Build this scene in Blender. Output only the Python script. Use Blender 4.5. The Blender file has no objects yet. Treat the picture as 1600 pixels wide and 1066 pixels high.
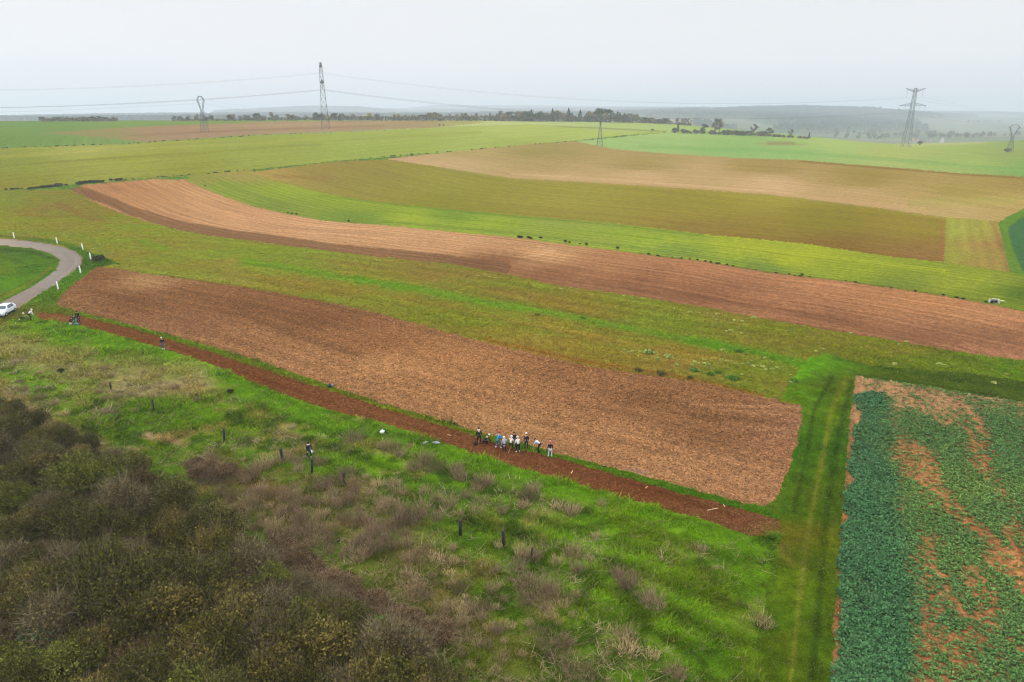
import bpy, bmesh, math, random
import numpy as np
from mathutils import Vector, Matrix, Euler

R = math.radians
random.seed(7)
rng = np.random.default_rng(7)
S = bpy.context.scene
COL = S.collection

# ------------------------------------------------------------ camera, sky, sun
CAMZ = 31.0
PITCH = R(18.3)
FPX = 1600 * 24 / 36
cam_d = bpy.data.cameras.new("camera"); cam = bpy.data.objects.new("camera", cam_d); COL.objects.link(cam)
cam_d.lens = 24; cam_d.sensor_width = 36; cam_d.clip_start = 0.5; cam_d.clip_end = 20000
cam.location = (0, 0, CAMZ); cam.rotation_euler = (R(90) - PITCH, 0, 0)
S.camera = cam

SUN_EL, SUN_AZ = R(42), R(-75)          # azimuth measured from +Y towards +X
W = bpy.data.worlds.new("World"); S.world = W; W.use_nodes = True
nt = W.node_tree; nt.nodes.clear()
sky = nt.nodes.new("ShaderNodeTexSky"); sky.sky_type = 'NISHITA'; sky.sun_disc = False
sky.sun_elevation = SUN_EL; sky.sun_rotation = SUN_AZ; sky.air_density = 1.0; sky.dust_density = 4.0
hsv = nt.nodes.new("ShaderNodeHueSaturation"); hsv.inputs['Saturation'].default_value = 0.25
mixc = nt.nodes.new("ShaderNodeMix"); mixc.data_type = 'RGBA'; mixc.inputs[0].default_value = 0.9
# overcast layer: pale grey, very soft variation with height and broad cloud noise (world directions)
tc = nt.nodes.new("ShaderNodeTexCoord"); sep = nt.nodes.new("ShaderNodeSeparateXYZ")
ramp = nt.nodes.new("ShaderNodeValToRGB")
nz = nt.nodes.new("ShaderNodeTexNoise"); nz.inputs['Scale'].default_value = 1.6; nz.inputs['Detail'].default_value = 3
madd = nt.nodes.new("ShaderNodeMath"); madd.operation = 'MULTIPLY_ADD'; nz.inputs['Roughness'].default_value = .6
nt.links.new(tc.outputs['Generated'], sep.inputs[0]); nt.links.new(tc.outputs['Generated'], nz.inputs['Vector'])
nt.links.new(nz.outputs['Fac'], madd.inputs[0]); madd.inputs[1].default_value = 0.22
nt.links.new(sep.outputs['Z'], madd.inputs[2]); nt.links.new(madd.outputs[0], ramp.inputs[0])
e = ramp.color_ramp.elements
SKYK = 10.0
def skc(r, g, b): return (r * SKYK, g * SKYK, b * SKYK, 1)
e[0].position = 0.0; e[0].color = skc(.84, .85, .92)
e[1].position = 1.0; e[1].color = skc(1.68, 1.75, 1.88)
for p_, c_ in ((.11, (.93, .90, .955)), (.17, (1.0, .97, 1.01)), (.25, (.93, .935, .975)), (.55, (1.40, 1.46, 1.58))):
    x = e.new(p_); x.color = skc(*c_)
bg = nt.nodes.new("ShaderNodeBackground"); bg.inputs[1].default_value = 0.1
wo = nt.nodes.new("ShaderNodeOutputWorld")
nt.links.new(sky.outputs[0], hsv.inputs['Color']); nt.links.new(hsv.outputs[0], mixc.inputs[6])
nt.links.new(ramp.outputs[0], mixc.inputs[7]); nt.links.new(mixc.outputs[2], bg.inputs[0])
nt.links.new(bg.outputs[0], wo.inputs[0])

sd = bpy.data.lights.new("sun", 'SUN'); sun = bpy.data.objects.new("sun", sd); COL.objects.link(sun)
sd.energy = 1.75; sd.angle = R(14); sd.color = (1.0, .91, .76)
sdir = Vector((math.sin(SUN_AZ) * math.cos(SUN_EL), math.cos(SUN_AZ) * math.cos(SUN_EL), math.sin(SUN_EL)))
sun.rotation_euler = sdir.to_track_quat('Z', 'Y').to_euler()
sun.location = (0, 0, 300)
S.view_settings.view_transform = 'Standard'; S.view_settings.look = 'None'
S.view_settings.exposure = 0.0; S.view_settings.gamma = 1.0
S.cycles.volume_bounces = 2; S.cycles.max_bounces = 5; S.cycles.diffuse_bounces = 2; S.cycles.filter_width = 1.15

# ------------------------------------------------------------ terrain
CP, SP = math.cos(PITCH), math.sin(PITCH)
def ratio(py):                      # drop per metre forward along picture row py
    up = 533 - np.asarray(py, float)
    return (FPX * SP - up * CP) / (FPX * CP + up * SP)
def uof(px, py):                    # X / Y of a picture position
    up = 533 - np.asarray(py, float)
    return (np.asarray(px, float) - 800) / (FPX * CP + up * SP)
def proj(X, Y, Z):
    dz = Z - CAMZ
    fwd = Y * CP - dz * SP; up = Y * SP + dz * CP
    fwd = np.maximum(fwd, 1e-3)
    return 800 + FPX * X / fwd, 533 - FPX * up / fwd

ctrl = []                           # (X, Y, Z)
def cd(px, py, drop):
    Y = drop / float(ratio(py)); ctrl.append((float(uof(px, py)) * Y, Y, CAMZ - drop))
def cy(px, py, Y):
    ctrl.append((float(uof(px, py)) * Y, Y, CAMZ - Y * float(ratio(py))))
for a in [(-300,1066,31),(0,1066,31),(800,1066,31),(1600,1066,31.3),(1900,1066,31.3),(800,705,31),(1250,800,31),(1600,700,31.3),(1900,720,31.5),
          (-300,650,29),(0,650,29.6),(255,545,29),(0,490,27),(-300,490,26.4),(130,400,26.4),(400,450,27.6),(800,500,29.3),(1250,560,30.3),(1600,560,30.6),(1900,570,31),
          (0,375,25.6),(-300,375,25),(0,295,23),(-300,300,22.5),(400,290,25.3),(800,370,28),(1200,430,29.5),(1600,480,30.3),(1900,500,30.6)]:
    cd(*a)
for a in [(0,230,345),(-300,232,335),(200,222,370),(400,232,375),(600,250,345),(800,300,265),(1200,304,285),(1600,330,245),(1900,345,240),
          (800,260,345),(1000,250,390),(1200,255,390),(1600,276,345),(1900,285,340),
          (509,203,562),(1415,230,640),(320,206.5,475),(937,228,515),(1577,238,588),(800,215,520),(1150,225,560),(650,215,480),
          (0,191.5,570),(-300,192,560),(250,190.5,610),(500,189,690),(750,189.5,765),(900,191,775),(1000,193,775),(1060,196,765),(1150,204,735),(1265,215,705),(1330,221,695),(1400,227,700),(1500,225,760),(1600,221,840),(1900,219,880)]:
    cy(*a)
ctrl += [(0, -80, 0), (-150, -60, 0.5), (150, -60, -0.5), (0, 0, 0), (-120, 10, 1.5), (120, 10, -.5)]
CTRL = np.array(ctrl)
def tpsk(d2): return np.where(d2 > 0, 0.5 * d2 * np.log(d2 + 1e-12), 0)
SC = 100.0
TP = CTRL[:, :2] / SC
NTP = len(TP)
K = tpsk(((TP[:, None] - TP[None]) ** 2).sum(-1)) + np.eye(NTP) * 0.004
A = np.block([[K, np.c_[np.ones(NTP), TP]], [np.c_[np.ones(NTP), TP].T, np.zeros((3, 3))]])
TW = np.linalg.solve(A, np.r_[CTRL[:, 2], 0, 0, 0])
def tps(X, Y):
    x = X / SC; y = Y / SC; z = TW[NTP] + TW[NTP + 1] * x + TW[NTP + 2] * y
    for k in range(NTP):
        z = z + TW[k] * tpsk((x - TP[k, 0]) ** 2 + (y - TP[k, 1]) ** 2)
    return z
CRX = (np.array([-300,0,250,500,750,900,1000,1060,1150,1265,1330,1400,1500,1600,1900]) - 800) / 1118.0
CRY = np.array([560,570,610,690,765,775,775,765,735,705,695,700,760,840,880.])
def crestY(u): return np.interp(u, CRX, CRY)
FPXC = (np.array([-400,0,120,250,360,480,560,640,680,800,900,1000,1100,1250,1400,1500,1600,2000]) - 800) / 1118.0
FROW = [
 (1000, [201,200,200,200,200,200,200,200,200,200,202,208,216,224,234,232,230,228]),
 (1400, [198,197,197,196,195,194,194,194,194,194,196,200,205,213,219,216,213,210]),
 (2000, [193,193,192,191,190,189,188,188,188,187,186,186,184,187,197,205,204,200]),
 (2600, [188,188,186,184,183,183,183,183,183,182,181,179,175,172,176,189,191,188]),
 (3200, [188,188,187,185,183,182,182,182,182,182,182,182,180,178,182,183,184,184]),
 (4000, [187,187,184,179,176,170,171,178,176,174,173,172,172,173,178,179,180,181]),
 (4700, [187,187,186,184,180,178,176,178,175,175,176,176,176,176,178,178,180,181]),
 (5500, [186,185,184,182,179,177,174,172,167.5,168,169,170,170,172,176,176.5,177.5,178]),
 (7000, [190,190,190,190,190,190,190,190,190,190,190,190,190,190,190,190,190,190])]
FROW = [(1000 + (r[0] - 1000) * 1.35, r[1]) for r in FROW]
FY = np.array([r[0] for r in FROW], float)
FZ = np.array([[CAMZ - r[0] * float(ratio(p)) for p in r[1]] for r in FROW])
def far(u, Y):
    rows = [np.interp(u, FPXC, FZ[k]) for k in range(len(FY))]
    Yc = np.clip(Y, FY[0], FY[-1]); z = np.zeros_like(Yc)
    for k in range(len(FY) - 1):
        m = (Yc >= FY[k]) & (Yc <= FY[k + 1])
        t = (Yc - FY[k]) / (FY[k + 1] - FY[k]); t = t * t * (3 - 2 * t)
        z = np.where(m, rows[k] * (1 - t) + rows[k + 1] * t, z)
    return z
def sstep(t): t = np.clip(t, 0, 1); return t * t * (3 - 2 * t)
def H(X, Y):
    X = np.asarray(X, float); Y = np.asarray(Y, float)
    u = X / np.maximum(Y, 20.0)
    uc = np.clip(u, -1.3, 1.3)
    yc = crestY(uc)
    Yn = np.minimum(Y, yc + 25)
    zn = tps(uc * np.maximum(Yn, 20.0) + (u - uc) * 0, np.maximum(Yn, -90)) if False else tps(np.where(Y > 20, uc * Yn, np.clip(X, -160, 160)), np.maximum(Yn, -80))
    w = sstep((Y - yc - 10) / (1000 - yc - 10))
    return np.where(Y > yc, zn * (1 - w) + far(uc, np.maximum(Y, 1000)) * w, zn)
def hz(x, y): return float(H(np.array([x]), np.array([y]))[0])
def at(px, py, y0=20, y1=990):       # the place on the ground seen at picture position px, py
    u = float(uof(px, py)); r = float(ratio(py))
    Y = np.geomspace(y0, y1, 900)
    d = (CAMZ - Y * r) - H(u * Y, Y)
    k = np.where(d <= 0)[0]
    if len(k) == 0 or k[0] == 0: y = Y[np.argmin(np.abs(d))]
    else:
        i = k[0]; y = Y[i - 1] + (Y[i] - Y[i - 1]) * d[i - 1] / (d[i - 1] - d[i])
    return Vector((u * y, y, hz(u * y, y)))
def at_many(pts):
    pts = np.asarray(pts, float); u = uof(pts[:, 0], pts[:, 1])[:, None]; r = ratio(pts[:, 1])[:, None]
    Y = np.geomspace(18, 990, 500)[None]
    UY = u * Y; d = (CAMZ - Y * r) - H(UY.ravel(), (Y + 0 * UY).ravel()).reshape(UY.shape)
    i = np.clip((d <= 0).argmax(1), 1, 499); ii = np.arange(len(pts))
    a = d[ii, i - 1]; b = d[ii, i]
    y = Y[0, i - 1] + (Y[0, i] - Y[0, i - 1]) * np.clip(a / (a - b + 1e-9), 0, 1)
    x = u[:, 0] * y
    return np.c_[x, y, H(x, y)]

# ------------------------------------------------------------ helpers
def tag(o, label=None, cat=None, group=None, kind=None):
    if label: o['label'] = label
    if cat: o['category'] = cat
    if group: o['group'] = group
    if kind: o['kind'] = kind
    return o
def lin(c):
    c = np.asarray(c, float) / 255.0
    return np.where(c <= .04045, c / 12.92, ((c + .055) / 1.055) ** 2.4)
def _h(ix, iy, s):
    v = np.sin(ix * 127.1 + iy * 311.7 + s * 74.7) * 43758.5453
    return v - np.floor(v)
def vnoise(x, y, s=0):
    ix = np.floor(x); iy = np.floor(y); fx = x - ix; fy = y - iy
    fx = fx * fx * (3 - 2 * fx); fy = fy * fy * (3 - 2 * fy)
    return (_h(ix, iy, s) * (1 - fx) + _h(ix + 1, iy, s) * fx) * (1 - fy) + (_h(ix, iy + 1, s) * (1 - fx) + _h(ix + 1, iy + 1, s) * fx) * fy
def fbm(x, y, s=0, o=4):
    t = 0; a = .5; n = 0
    for k in range(o):
        t = t + a * vnoise(x * 2 ** k, y * 2 ** k, s + k); n += a; a *= .5
    return t / n
def inpoly(x, y, poly):
    r = np.zeros(x.shape, bool); m = len(poly)
    for i in range(m):
        x0, y0 = poly[i]; x1, y1 = poly[(i + 1) % m]
        if y0 == y1: continue
        c = ((y0 > y) != (y1 > y)) & (x < (x1 - x0) * (y - y0) / (y1 - y0) + x0)
        r ^= c
    return r
def polydist(x, y, pl):             # distance, signed side, arclength to an open polyline
    best = np.full(x.shape, 1e18); side = np.zeros(x.shape); arc = np.zeros(x.shape); L = 0.0
    for (x0, y0), (x1, y1) in zip(pl[:-1], pl[1:]):
        dx, dy = x1 - x0, y1 - y0; l2 = dx * dx + dy * dy; l = math.sqrt(l2)
        t = np.clip(((x - x0) * dx + (y - y0) * dy) / l2, 0, 1)
        d = (x - x0 - t * dx) ** 2 + (y - y0 - t * dy) ** 2
        m = d < best; best = np.where(m, d, best)
        side = np.where(m, np.sign((x - x0) * dy - (y - y0) * dx), side)
        arc = np.where(m, L + t * l, arc); L += l
    return np.sqrt(best), side, arc
def mesh_np(name, V, Fc, mat=None, parent=None, attrs=None, smooth=False, fc=None):
    """V (n,3); Fc (m,3|4) or list of such arrays; attrs name -> (domain, array)"""
    me = bpy.data.meshes.new(name)
    V = np.ascontiguousarray(V, np.float32)
    Fs = Fc if isinstance(Fc, list) else [Fc]
    me.vertices.add(len(V)); me.vertices.foreach_set('co', V.ravel())
    nl = sum(f.size for f in Fs); nf = sum(len(f) for f in Fs)
    me.loops.add(nl); me.polygons.add(nf)
    me.loops.foreach_set('vertex_index', np.concatenate([f.ravel() for f in Fs]).astype(np.int32))
    tot = np.concatenate([np.full(len(f), f.shape[1]) for f in Fs]); st = np.r_[0, np.cumsum(tot)[:-1]]
    me.polygons.foreach_set('loop_start', st.astype(np.int32))
    if smooth: me.polygons.foreach_set('use_smooth', np.ones(nf, bool))
    me.update(calc_edges=True)
    for k, (ty, arr) in (attrs or {}).items():
        arr = np.ascontiguousarray(arr, np.float32)
        if ty == 'C':
            at_ = me.color_attributes.new(k, 'FLOAT_COLOR', 'POINT')
            at_.data.foreach_set('color', np.c_[arr, np.ones(len(arr), np.float32)].astype(np.float32).ravel())
        else:
            at_ = me.attributes.new(k, 'FLOAT_VECTOR', 'POINT'); at_.data.foreach_set('vector', arr.ravel())
    if mat: me.materials.append(mat)
    o = bpy.data.objects.new(name, me); COL.objects.link(o)
    if parent: o.parent = parent
    return o

def newmat(name, rough=.9):
    m = bpy.data.materials.new(name); m.use_nodes = True
    b = m.node_tree.nodes['Principled BSDF']; b.inputs['Roughness'].default_value = rough
    b.inputs['Specular IOR Level'].default_value = 0.0
    return m, m.node_tree, b
def noise_fac(t, vec, scale, detail=3, lo=.35, hi=.65, a=.7, b=1.3, rough=.6):
    n = t.nodes.new('ShaderNodeTexNoise'); n.inputs['Scale'].default_value = scale; n.inputs['Detail'].default_value = detail
    n.inputs['Roughness'].default_value = rough
    t.links.new(vec, n.inputs['Vector'])
    mr = t.nodes.new('ShaderNodeMapRange'); mr.inputs[1].default_value = lo; mr.inputs[2].default_value = hi
    mr.inputs[3].default_value = a; mr.inputs[4].default_value = b
    t.links.new(n.outputs['Fac'], mr.inputs[0]); return mr.outputs[0]
def mul(t, a, b):
    m = t.nodes.new('ShaderNodeMath'); m.operation = 'MULTIPLY'; t.links.new(a, m.inputs[0])
    if isinstance(b, (int, float)): m.inputs[1].default_value = b
    else: t.links.new(b, m.inputs[1])
    return m.outputs[0]
def vmul(t, col, fac):
    m = t.nodes.new('ShaderNodeVectorMath'); m.operation = 'SCALE'; t.links.new(col, m.inputs[0]); t.links.new(fac, m.inputs['Scale']); return m.outputs[0]
def scaled(t, vec, s):
    m = t.nodes.new('ShaderNodeVectorMath'); m.operation = 'MULTIPLY'; t.links.new(vec, m.inputs[0]); m.inputs[1].default_value = s; return m.outputs[0]
def ground_mat(name, coarse=(1.6, .8, 1.2), fine=(7, .8, 1.2), streak=(.35, .03, .85, 1.15), rows=None, chips=None, bump=.0, spots=None):
    """tint attribute x world-space noise x streaks that follow the working direction of the field"""
    m, t, b = newmat(name, .95)
    g = t.nodes.new('ShaderNodeNewGeometry'); P = g.outputs['Position']
    at_ = t.nodes.new('ShaderNodeAttribute'); at_.attribute_name = 'tint'
    rw = t.nodes.new('ShaderNodeAttribute'); rw.attribute_name = 'rowpos'
    f = noise_fac(t, P, coarse[0], 4, .35, .65, coarse[1], coarse[2])
    f2 = noise_fac(t, P, fine[0], 2, .3, .7, fine[1], fine[2])
    f = mul(t, f, f2)
    if streak:
        v = scaled(t, rw.outputs['Vector'], (streak[0], streak[1], 0))
        f = mul(t, f, noise_fac(t, v, 1.0, 4, .35, .65, streak[2], streak[3], .7))
    if rows:
        v = scaled(t, rw.outputs['Vector'], (1 / rows[0], .004, 0))
        w = t.nodes.new('ShaderNodeTexWave'); w.inputs['Scale'].default_value = .31416; w.inputs['Distortion'].default_value = .6
        w.inputs['Detail'].default_value = 1; t.links.new(v, w.inputs['Vector'])
        w.wave_profile = 'SIN'
        mr = t.nodes.new('ShaderNodeMapRange'); mr.inputs[1].default_value = rows[3] if len(rows) > 3 else 0; mr.inputs[3].default_value = rows[1]; mr.inputs[4].default_value = rows[2]
        t.links.new(w.outputs['Fac'], mr.inputs[0]); f = mul(t, f, mr.outputs[0])
    c = vmul(t, at_.outputs['Color'], f)
    for ch in (chips or []):          # (scale, threshold, colour)
        vo = t.nodes.new('ShaderNodeTexVoronoi'); vo.inputs['Scale'].default_value = ch[0]; t.links.new(P, vo.inputs['Vector'])
        lt = t.nodes.new('ShaderNodeMath'); lt.operation = 'LESS_THAN'; lt.inputs[1].default_value = ch[1]; t.links.new(vo.outputs['Distance'], lt.inputs[0])
        sp = t.nodes.new('ShaderNodeSeparateColor'); t.links.new(vo.outputs['Color'], sp.inputs[0])
        l2 = t.nodes.new('ShaderNodeMath'); l2.operation = 'LESS_THAN'; l2.inputs[1].default_value = ch[3] if len(ch) > 3 else .6; t.links.new(sp.outputs[0], l2.inputs[0])
        mx = t.nodes.new('ShaderNodeMix'); mx.data_type = 'RGBA'; t.links.new(mul(t, lt.outputs[0], l2.outputs[0]), mx.inputs[0])
        t.links.new(c, mx.inputs[6]); mx.inputs[7].default_value = (*lin(ch[2]), 1); c = mx.outputs[2]
    t.links.new(c, b.inputs['Base Color'])
    if bump:
        n = t.nodes.new('ShaderNodeTexNoise'); n.inputs['Scale'].default_value = 3.2; n.inputs['Detail'].default_value = 5; n.inputs['Roughness'].default_value = .7
        t.links.new(P, n.inputs['Vector'])
        bp = t.nodes.new('ShaderNodeBump'); bp.inputs['Strength'].default_value = 1; bp.inputs['Distance'].default_value = bump
        t.links.new(n.outputs['Fac'], bp.inputs['Height']); t.links.new(bp.outputs[0], b.inputs['Normal'])
    return m

HAZE = np.array([.50, .58, .64]); SIG = 0.00032
GAIN = np.array([[.70, .655, .55]])
def albedo(rgb, dist):
    """surface colour that reads as rgb in the photograph through the air of that distance"""
    T = np.exp(-SIG * dist)[:, None]
    c = (lin(rgb) - (1 - T) * HAZE[None]) / T * GAIN
    return np.clip(c, .012, .75)

# ------------------------------------------------------------ the fields (edges read off the photograph, laid on the terrain)
L2 = [(-500,318),(-200,306),(0,298),(80,293),(130,287),(240,278),(300,275),(400,265),(520,252),(600,246),(720,236),(830,225),(900,220),(960,213),(1050,206)]
L1 = [(-500,250),(-200,240),(0,232),(200,225),(400,212),(560,206),(700,199),(760,196)]
E34 = [(900,221),(960,233),(1040,240),(1150,247),(1250,250),(1330,257),(1400,262),(1500,271),(1600,276),(2100,300)]
E45 = [(605,249),(690,262),(800,279),(900,284),(1000,290),(1100,297),(1200,304),(1300,316),(1370,325),(1478,340)]
E57 = [(395,272),(440,285),(500,300),(560,312),(700,327),(800,336),(950,348),(1100,366),(1250,380),(1400,402),(1475,410),(1575,425)]
E78 = [(288,281),(330,300),(370,314),(400,324),(450,335),(500,344),(550,349),(600,352),(700,362),(800,371),(900,384),(1000,397),(1100,409),(1200,426),(1300,438),(1400,451),(1500,467),(1600,486),(1800,520),(2100,575)]
E89 = [(110,296),(150,317),(200,337),(260,355),(330,369),(400,377),(500,391),(600,402),(700,412),(800,430),(870,446),(1000,464),(1100,480),(1200,499),(1300,517),(1400,533),(1500,550),(1600,564),(1800,596),(2100,650)]
E910 = [(150,417),(185,420),(230,428),(300,437),(400,452),(500,470),(560,482),(620,497),(700,520),(760,535),(850,556),(950,578),(1050,590),(1130,605),(1200,622),(1252,634)]
E10b = [(1252,634),(1252,660),(1243,700),(1230,740),(1212,780),(1195,791),(1150,783),(1100,770),(1000,742),(870,708),(760,678),(700,660),(600,630),(520,604),(400,563),(330,541),(270,525),(200,506),(130,489),(85,478),(95,460),(118,440),(150,417)]
E11t = [(55,487),(120,493),(200,512),(270,532),(330,550),(400,573),(520,612),(600,638),(700,668),(760,688),(870,716),(1000,752),(1100,780),(1180,801),(1216,812)]
E11b = [(1222,832),(1170,837),(1100,812),(1000,785),(900,757),(800,728),(700,694),(600,661),(500,636),(400,600),(380,590),(330,569),(270,549),(200,529),(120,507),(58,497)]
ROADO = [(-500,345),(-200,362),(0,372.5),(45,376.5),(75,380.5),(100,386),(120,394),(128.5,403),(128,412),(120,420),(105,431),(85,446),(60,461),(40,474),(25,483),(5,496),(-60,540),(-300,700),(-700,960)]
ROADI = [(-700,900),(-300,650),(-60,510),(0,474),(25,461),(50,448),(70,435),(86,423),(93,412),(92,404),(77,395),(50,388),(0,383.5),(-200,376),(-500,362)]

FIELDS = []
def field(name, poly, cols, kind, ref, strokes=(), mat=None, label=None):
    FIELDS.append(dict(name=name, poly=poly, cols=cols, kind=kind, ref=ref, strokes=list(strokes)))

# painter's order: a later one wins
field('rough_grassland', None, [(0,700,(92,128,22)),(600,800,(84,124,18)),(1100,900,(78,118,16)),(200,520,(105,148,18)),(1000,780,(88,132,16))], 'grass', E11b[::-1],
      [([(90,520),(200,545),(330,590),(480,650),(700,715),(1000,800),(1190,860)],34,(98,148,12),.75),
       ([(0,545),(120,575),(310,592)],60,(160,150,104),.7),([(0,610),(60,660),(150,700)],46,(160,138,104),.8),([(180,610),(310,605)],34,(160,146,108),.7),([(230,680),(280,690)],10,(176,152,118),1.0),
       ([(330,760),(520,800),(640,850)],90,(128,112,82),.45),([(560,880),(720,960),(800,1040)],90,(110,95,62),.5),([(640,870),(760,900)],50,(120,100,70),.5),
       ([(0,520),(30,530)],26,(150,150,95),.5),([(0,1000),(250,900),(420,960),(600,1060)],190,(70,62,40),.9),([(0,760),(200,800)],140,(75,68,45),.9),
       ([(430,850),(520,910),(680,1000)],24,(98,68,45),.9),([(960,800),(1150,960),(1180,1060)],40,(100,125,30),.5),
       ([(330,720),(420,760),(470,840)],40,(110,85,62),.6)])
field('ridge_pasture', [(-500,150),(2200,150),(2200,300)] + E34[::-1] + [(1050,206),(960,213),(900,220),(830,225)] + [(830,196),(700,199)] + L1[::-1][1:],
      [(0,200,(118,155,80)),(0,222,(112,150,75)),(230,200,(125,158,85)),(800,192,(182,196,128)),(1000,198,(170,194,118)),(1150,235,(138,184,105)),(1000,225,(150,190,108)),(1250,240,(140,185,102)),(1300,228,(165,192,108)),(1500,250,(158,184,92)),(1600,265,(125,172,82)),(1400,240,(168,186,98)),(1580,240,(150,170,95))], 'crop', [(900,222),(1050,236),(1250,246),(1500,266),(1900,290)],
      [([(820,196),(950,201),(1040,206)],2.2,(140,148,95),.8),([(1200,224),(1240,224.5)],5,(150,132,100),.8),([(1180,225),(1260,226)],3,(160,150,110),.5),
       ([(1000,229),(1250,238),(1600,266)],7,(125,178,92),.6),([(1540,216),(1700,216)],10,(130,165,115),.8),([(1400,227),(1540,222)],6,(185,192,140),.7)])
field('ridge_ploughland', [(60,208),(180,200),(300,195),(420,190.5),(560,189),(700,188.5),(760,189),(745,193),(690,199),(560,204.5),(400,210.5),(230,222),(180,217),(110,211)],
      [(120,208,(150,148,108)),(300,205,(166,144,122)),(500,196,(170,150,128)),(650,194,(166,152,124)),(740,191,(172,172,122))], 'soil', [(100,209),(400,200),(740,191)],
      [([(200,212),(400,203),(600,197)],2.5,(140,118,100),.5),([(300,199),(600,192)],2,(185,165,140),.5)])
field('wheat_field', L1 + [(830,194),(960,206),(1050,206)] + L2[::-1],
      [(0,260,(138,150,62)),(200,250,(150,160,66)),(400,235,(150,165,75)),(0,290,(138,138,56)),(600,215,(158,174,88)),(600,240,(150,170,80)),(800,205,(172,188,104)),(800,225,(158,178,90)),(950,207,(168,188,102)),(300,270,(144,150,62)),(150,232,(165,170,88))], 'crop', L2,
      [([(-200,265),(0,258),(300,240),(500,225)],4,(130,136,52),.5),([(0,245),(300,228),(500,217)],3,(172,172,90),.5),([(450,225),(600,215),(750,207)],5,(150,160,78),.5)])
field('upper_stubble_field', [(605,248),(720,236),(830,225)] + E34[:-1] + [(2100,300),(2100,300),(1600,327),(1560,347),(1478,340)] + E45[::-1][1:],
      [(620,249,(198,160,120)),(700,255,(196,168,122)),(720,240,(176,160,98)),(850,240,(158,148,84)),(850,262,(178,155,98)),(1000,255,(166,150,88)),(1000,277,(202,170,122)),(860,275,(198,168,118)),(1200,262,(165,145,80)),(1200,290,(206,172,125)),(1100,272,(190,162,112)),(1350,275,(160,142,70)),(1350,305,(192,162,108)),(1430,325,(198,165,112)),(1500,300,(165,150,70)),(1500,330,(190,165,100)),(1600,285,(165,145,72)),(1600,320,(185,160,92))], 'stubble', E45,
      [([(690,262),(800,279),(1000,290),(1200,304),(1370,325),(1478,340)],7,(176,158,100),.5),([(1420,318),(1500,315),(1590,312)],16,(172,168,78),.6),([(1250,252),(1500,272),(1600,278)],3,(138,115,58),.7),([(900,281),(1100,294),(1300,312),(1400,325)],4,(205,165,120),.6),
       ([(800,272),(1000,284),(1200,298)],3,(212,182,135),.5)])
field('olive_stubble_field', [(395,268),(520,253),(605,249)] + E45[1:] + [(1475,410)] + E57[::-1][2:],
      [(420,270,(172,150,82)),(500,270,(150,138,72)),(560,280,(146,140,68)),(700,290,(150,148,66)),(700,320,(142,140,56)),(900,310,(156,152,64)),(900,340,(148,140,62)),(1100,325,(150,142,58)),(1100,360,(145,125,62)),(1300,345,(140,132,52)),(1300,385,(138,112,60)),(1440,350,(150,138,58)),(1440,400,(150,118,70)),(1200,310,(160,152,60))], 'stubble', E57,
      [([(690,262),(800,279),(1000,290),(1200,304),(1370,325),(1478,340)],6,(166,154,84),.55),([(430,275),(520,280)],6,(150,122,75),.6),([(1150,370),(1300,388),(1470,408)],8,(140,108,62),.6),([(1470,345),(1473,408)],4,(165,115,78),.8)])
field('young_crop_patch', [(1478,340),(1545,345),(1562,348),(1578,426),(1475,411)],
      [(1490,360,(160,168,62)),(1490,400,(152,158,55)),(1530,370,(158,152,65)),(1540,410,(162,142,70)),(1555,380,(165,135,75))], 'crop', [(1478,340),(1475,411)],
      [([(1553,350),(1575,424)],6,(165,120,78),.7)])
field('far_right_crop', [(2200,250),(1640,310),(1600,326),(1572,340),(1560,350),(1578,426),(1600,440),(1600,470),(2200,580)],
      [(1600,340,(76,122,84)),(1700,400,(72,118,80)),(1600,400,(76,120,78))], 'crop', [(1560,350),(1600,470)],
      [([(1640,305),(1590,333),(1563,350),(1572,390),(1590,430),(1605,470)],20,(104,144,48),1,1)])
field('bright_green_strip', [(290,282),(300,274),(395,266),(395,272)] + E57[1:] + [(1600,432),(1750,455),(2100,520),(2100,575)] + E78[::-1][1:],
      [(320,280,(150,152,70)),(380,275,(165,155,80)),(360,295,(135,158,55)),(450,300,(148,172,40)),(420,322,(128,150,62)),(550,318,(142,165,46)),(550,340,(122,150,58)),(640,340,(158,180,42)),(720,335,(126,158,52)),(750,352,(152,178,44)),(900,350,(150,168,68)),(900,375,(150,170,54)),(1000,378,(150,178,45)),(1050,390,(132,158,58)),(1150,385,(165,182,25)),(1250,400,(168,182,15)),(1200,418,(120,148,60)),(1350,420,(150,168,30)),(1400,445,(125,145,52)),(1500,440,(150,165,40)),(1550,465,(135,155,40)),(1590,460,(95,125,45))], 'strip', E78,
      [([(500,306),(640,322),(800,338),(950,350),(1100,368)],3,(95,140,45),.5),([(600,346),(800,364),(1000,388),(1200,416)],4,(110,140,60),.6),([(1000,396),(1200,425),(1400,450),(1560,474)],3,(108,112,55),.6),
       ([(600,330),(900,360),(1200,392)],2.5,(118,150,30),.45),([(1040,374),(1250,396),(1480,424)],7,(170,186,14),.6)])
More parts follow.
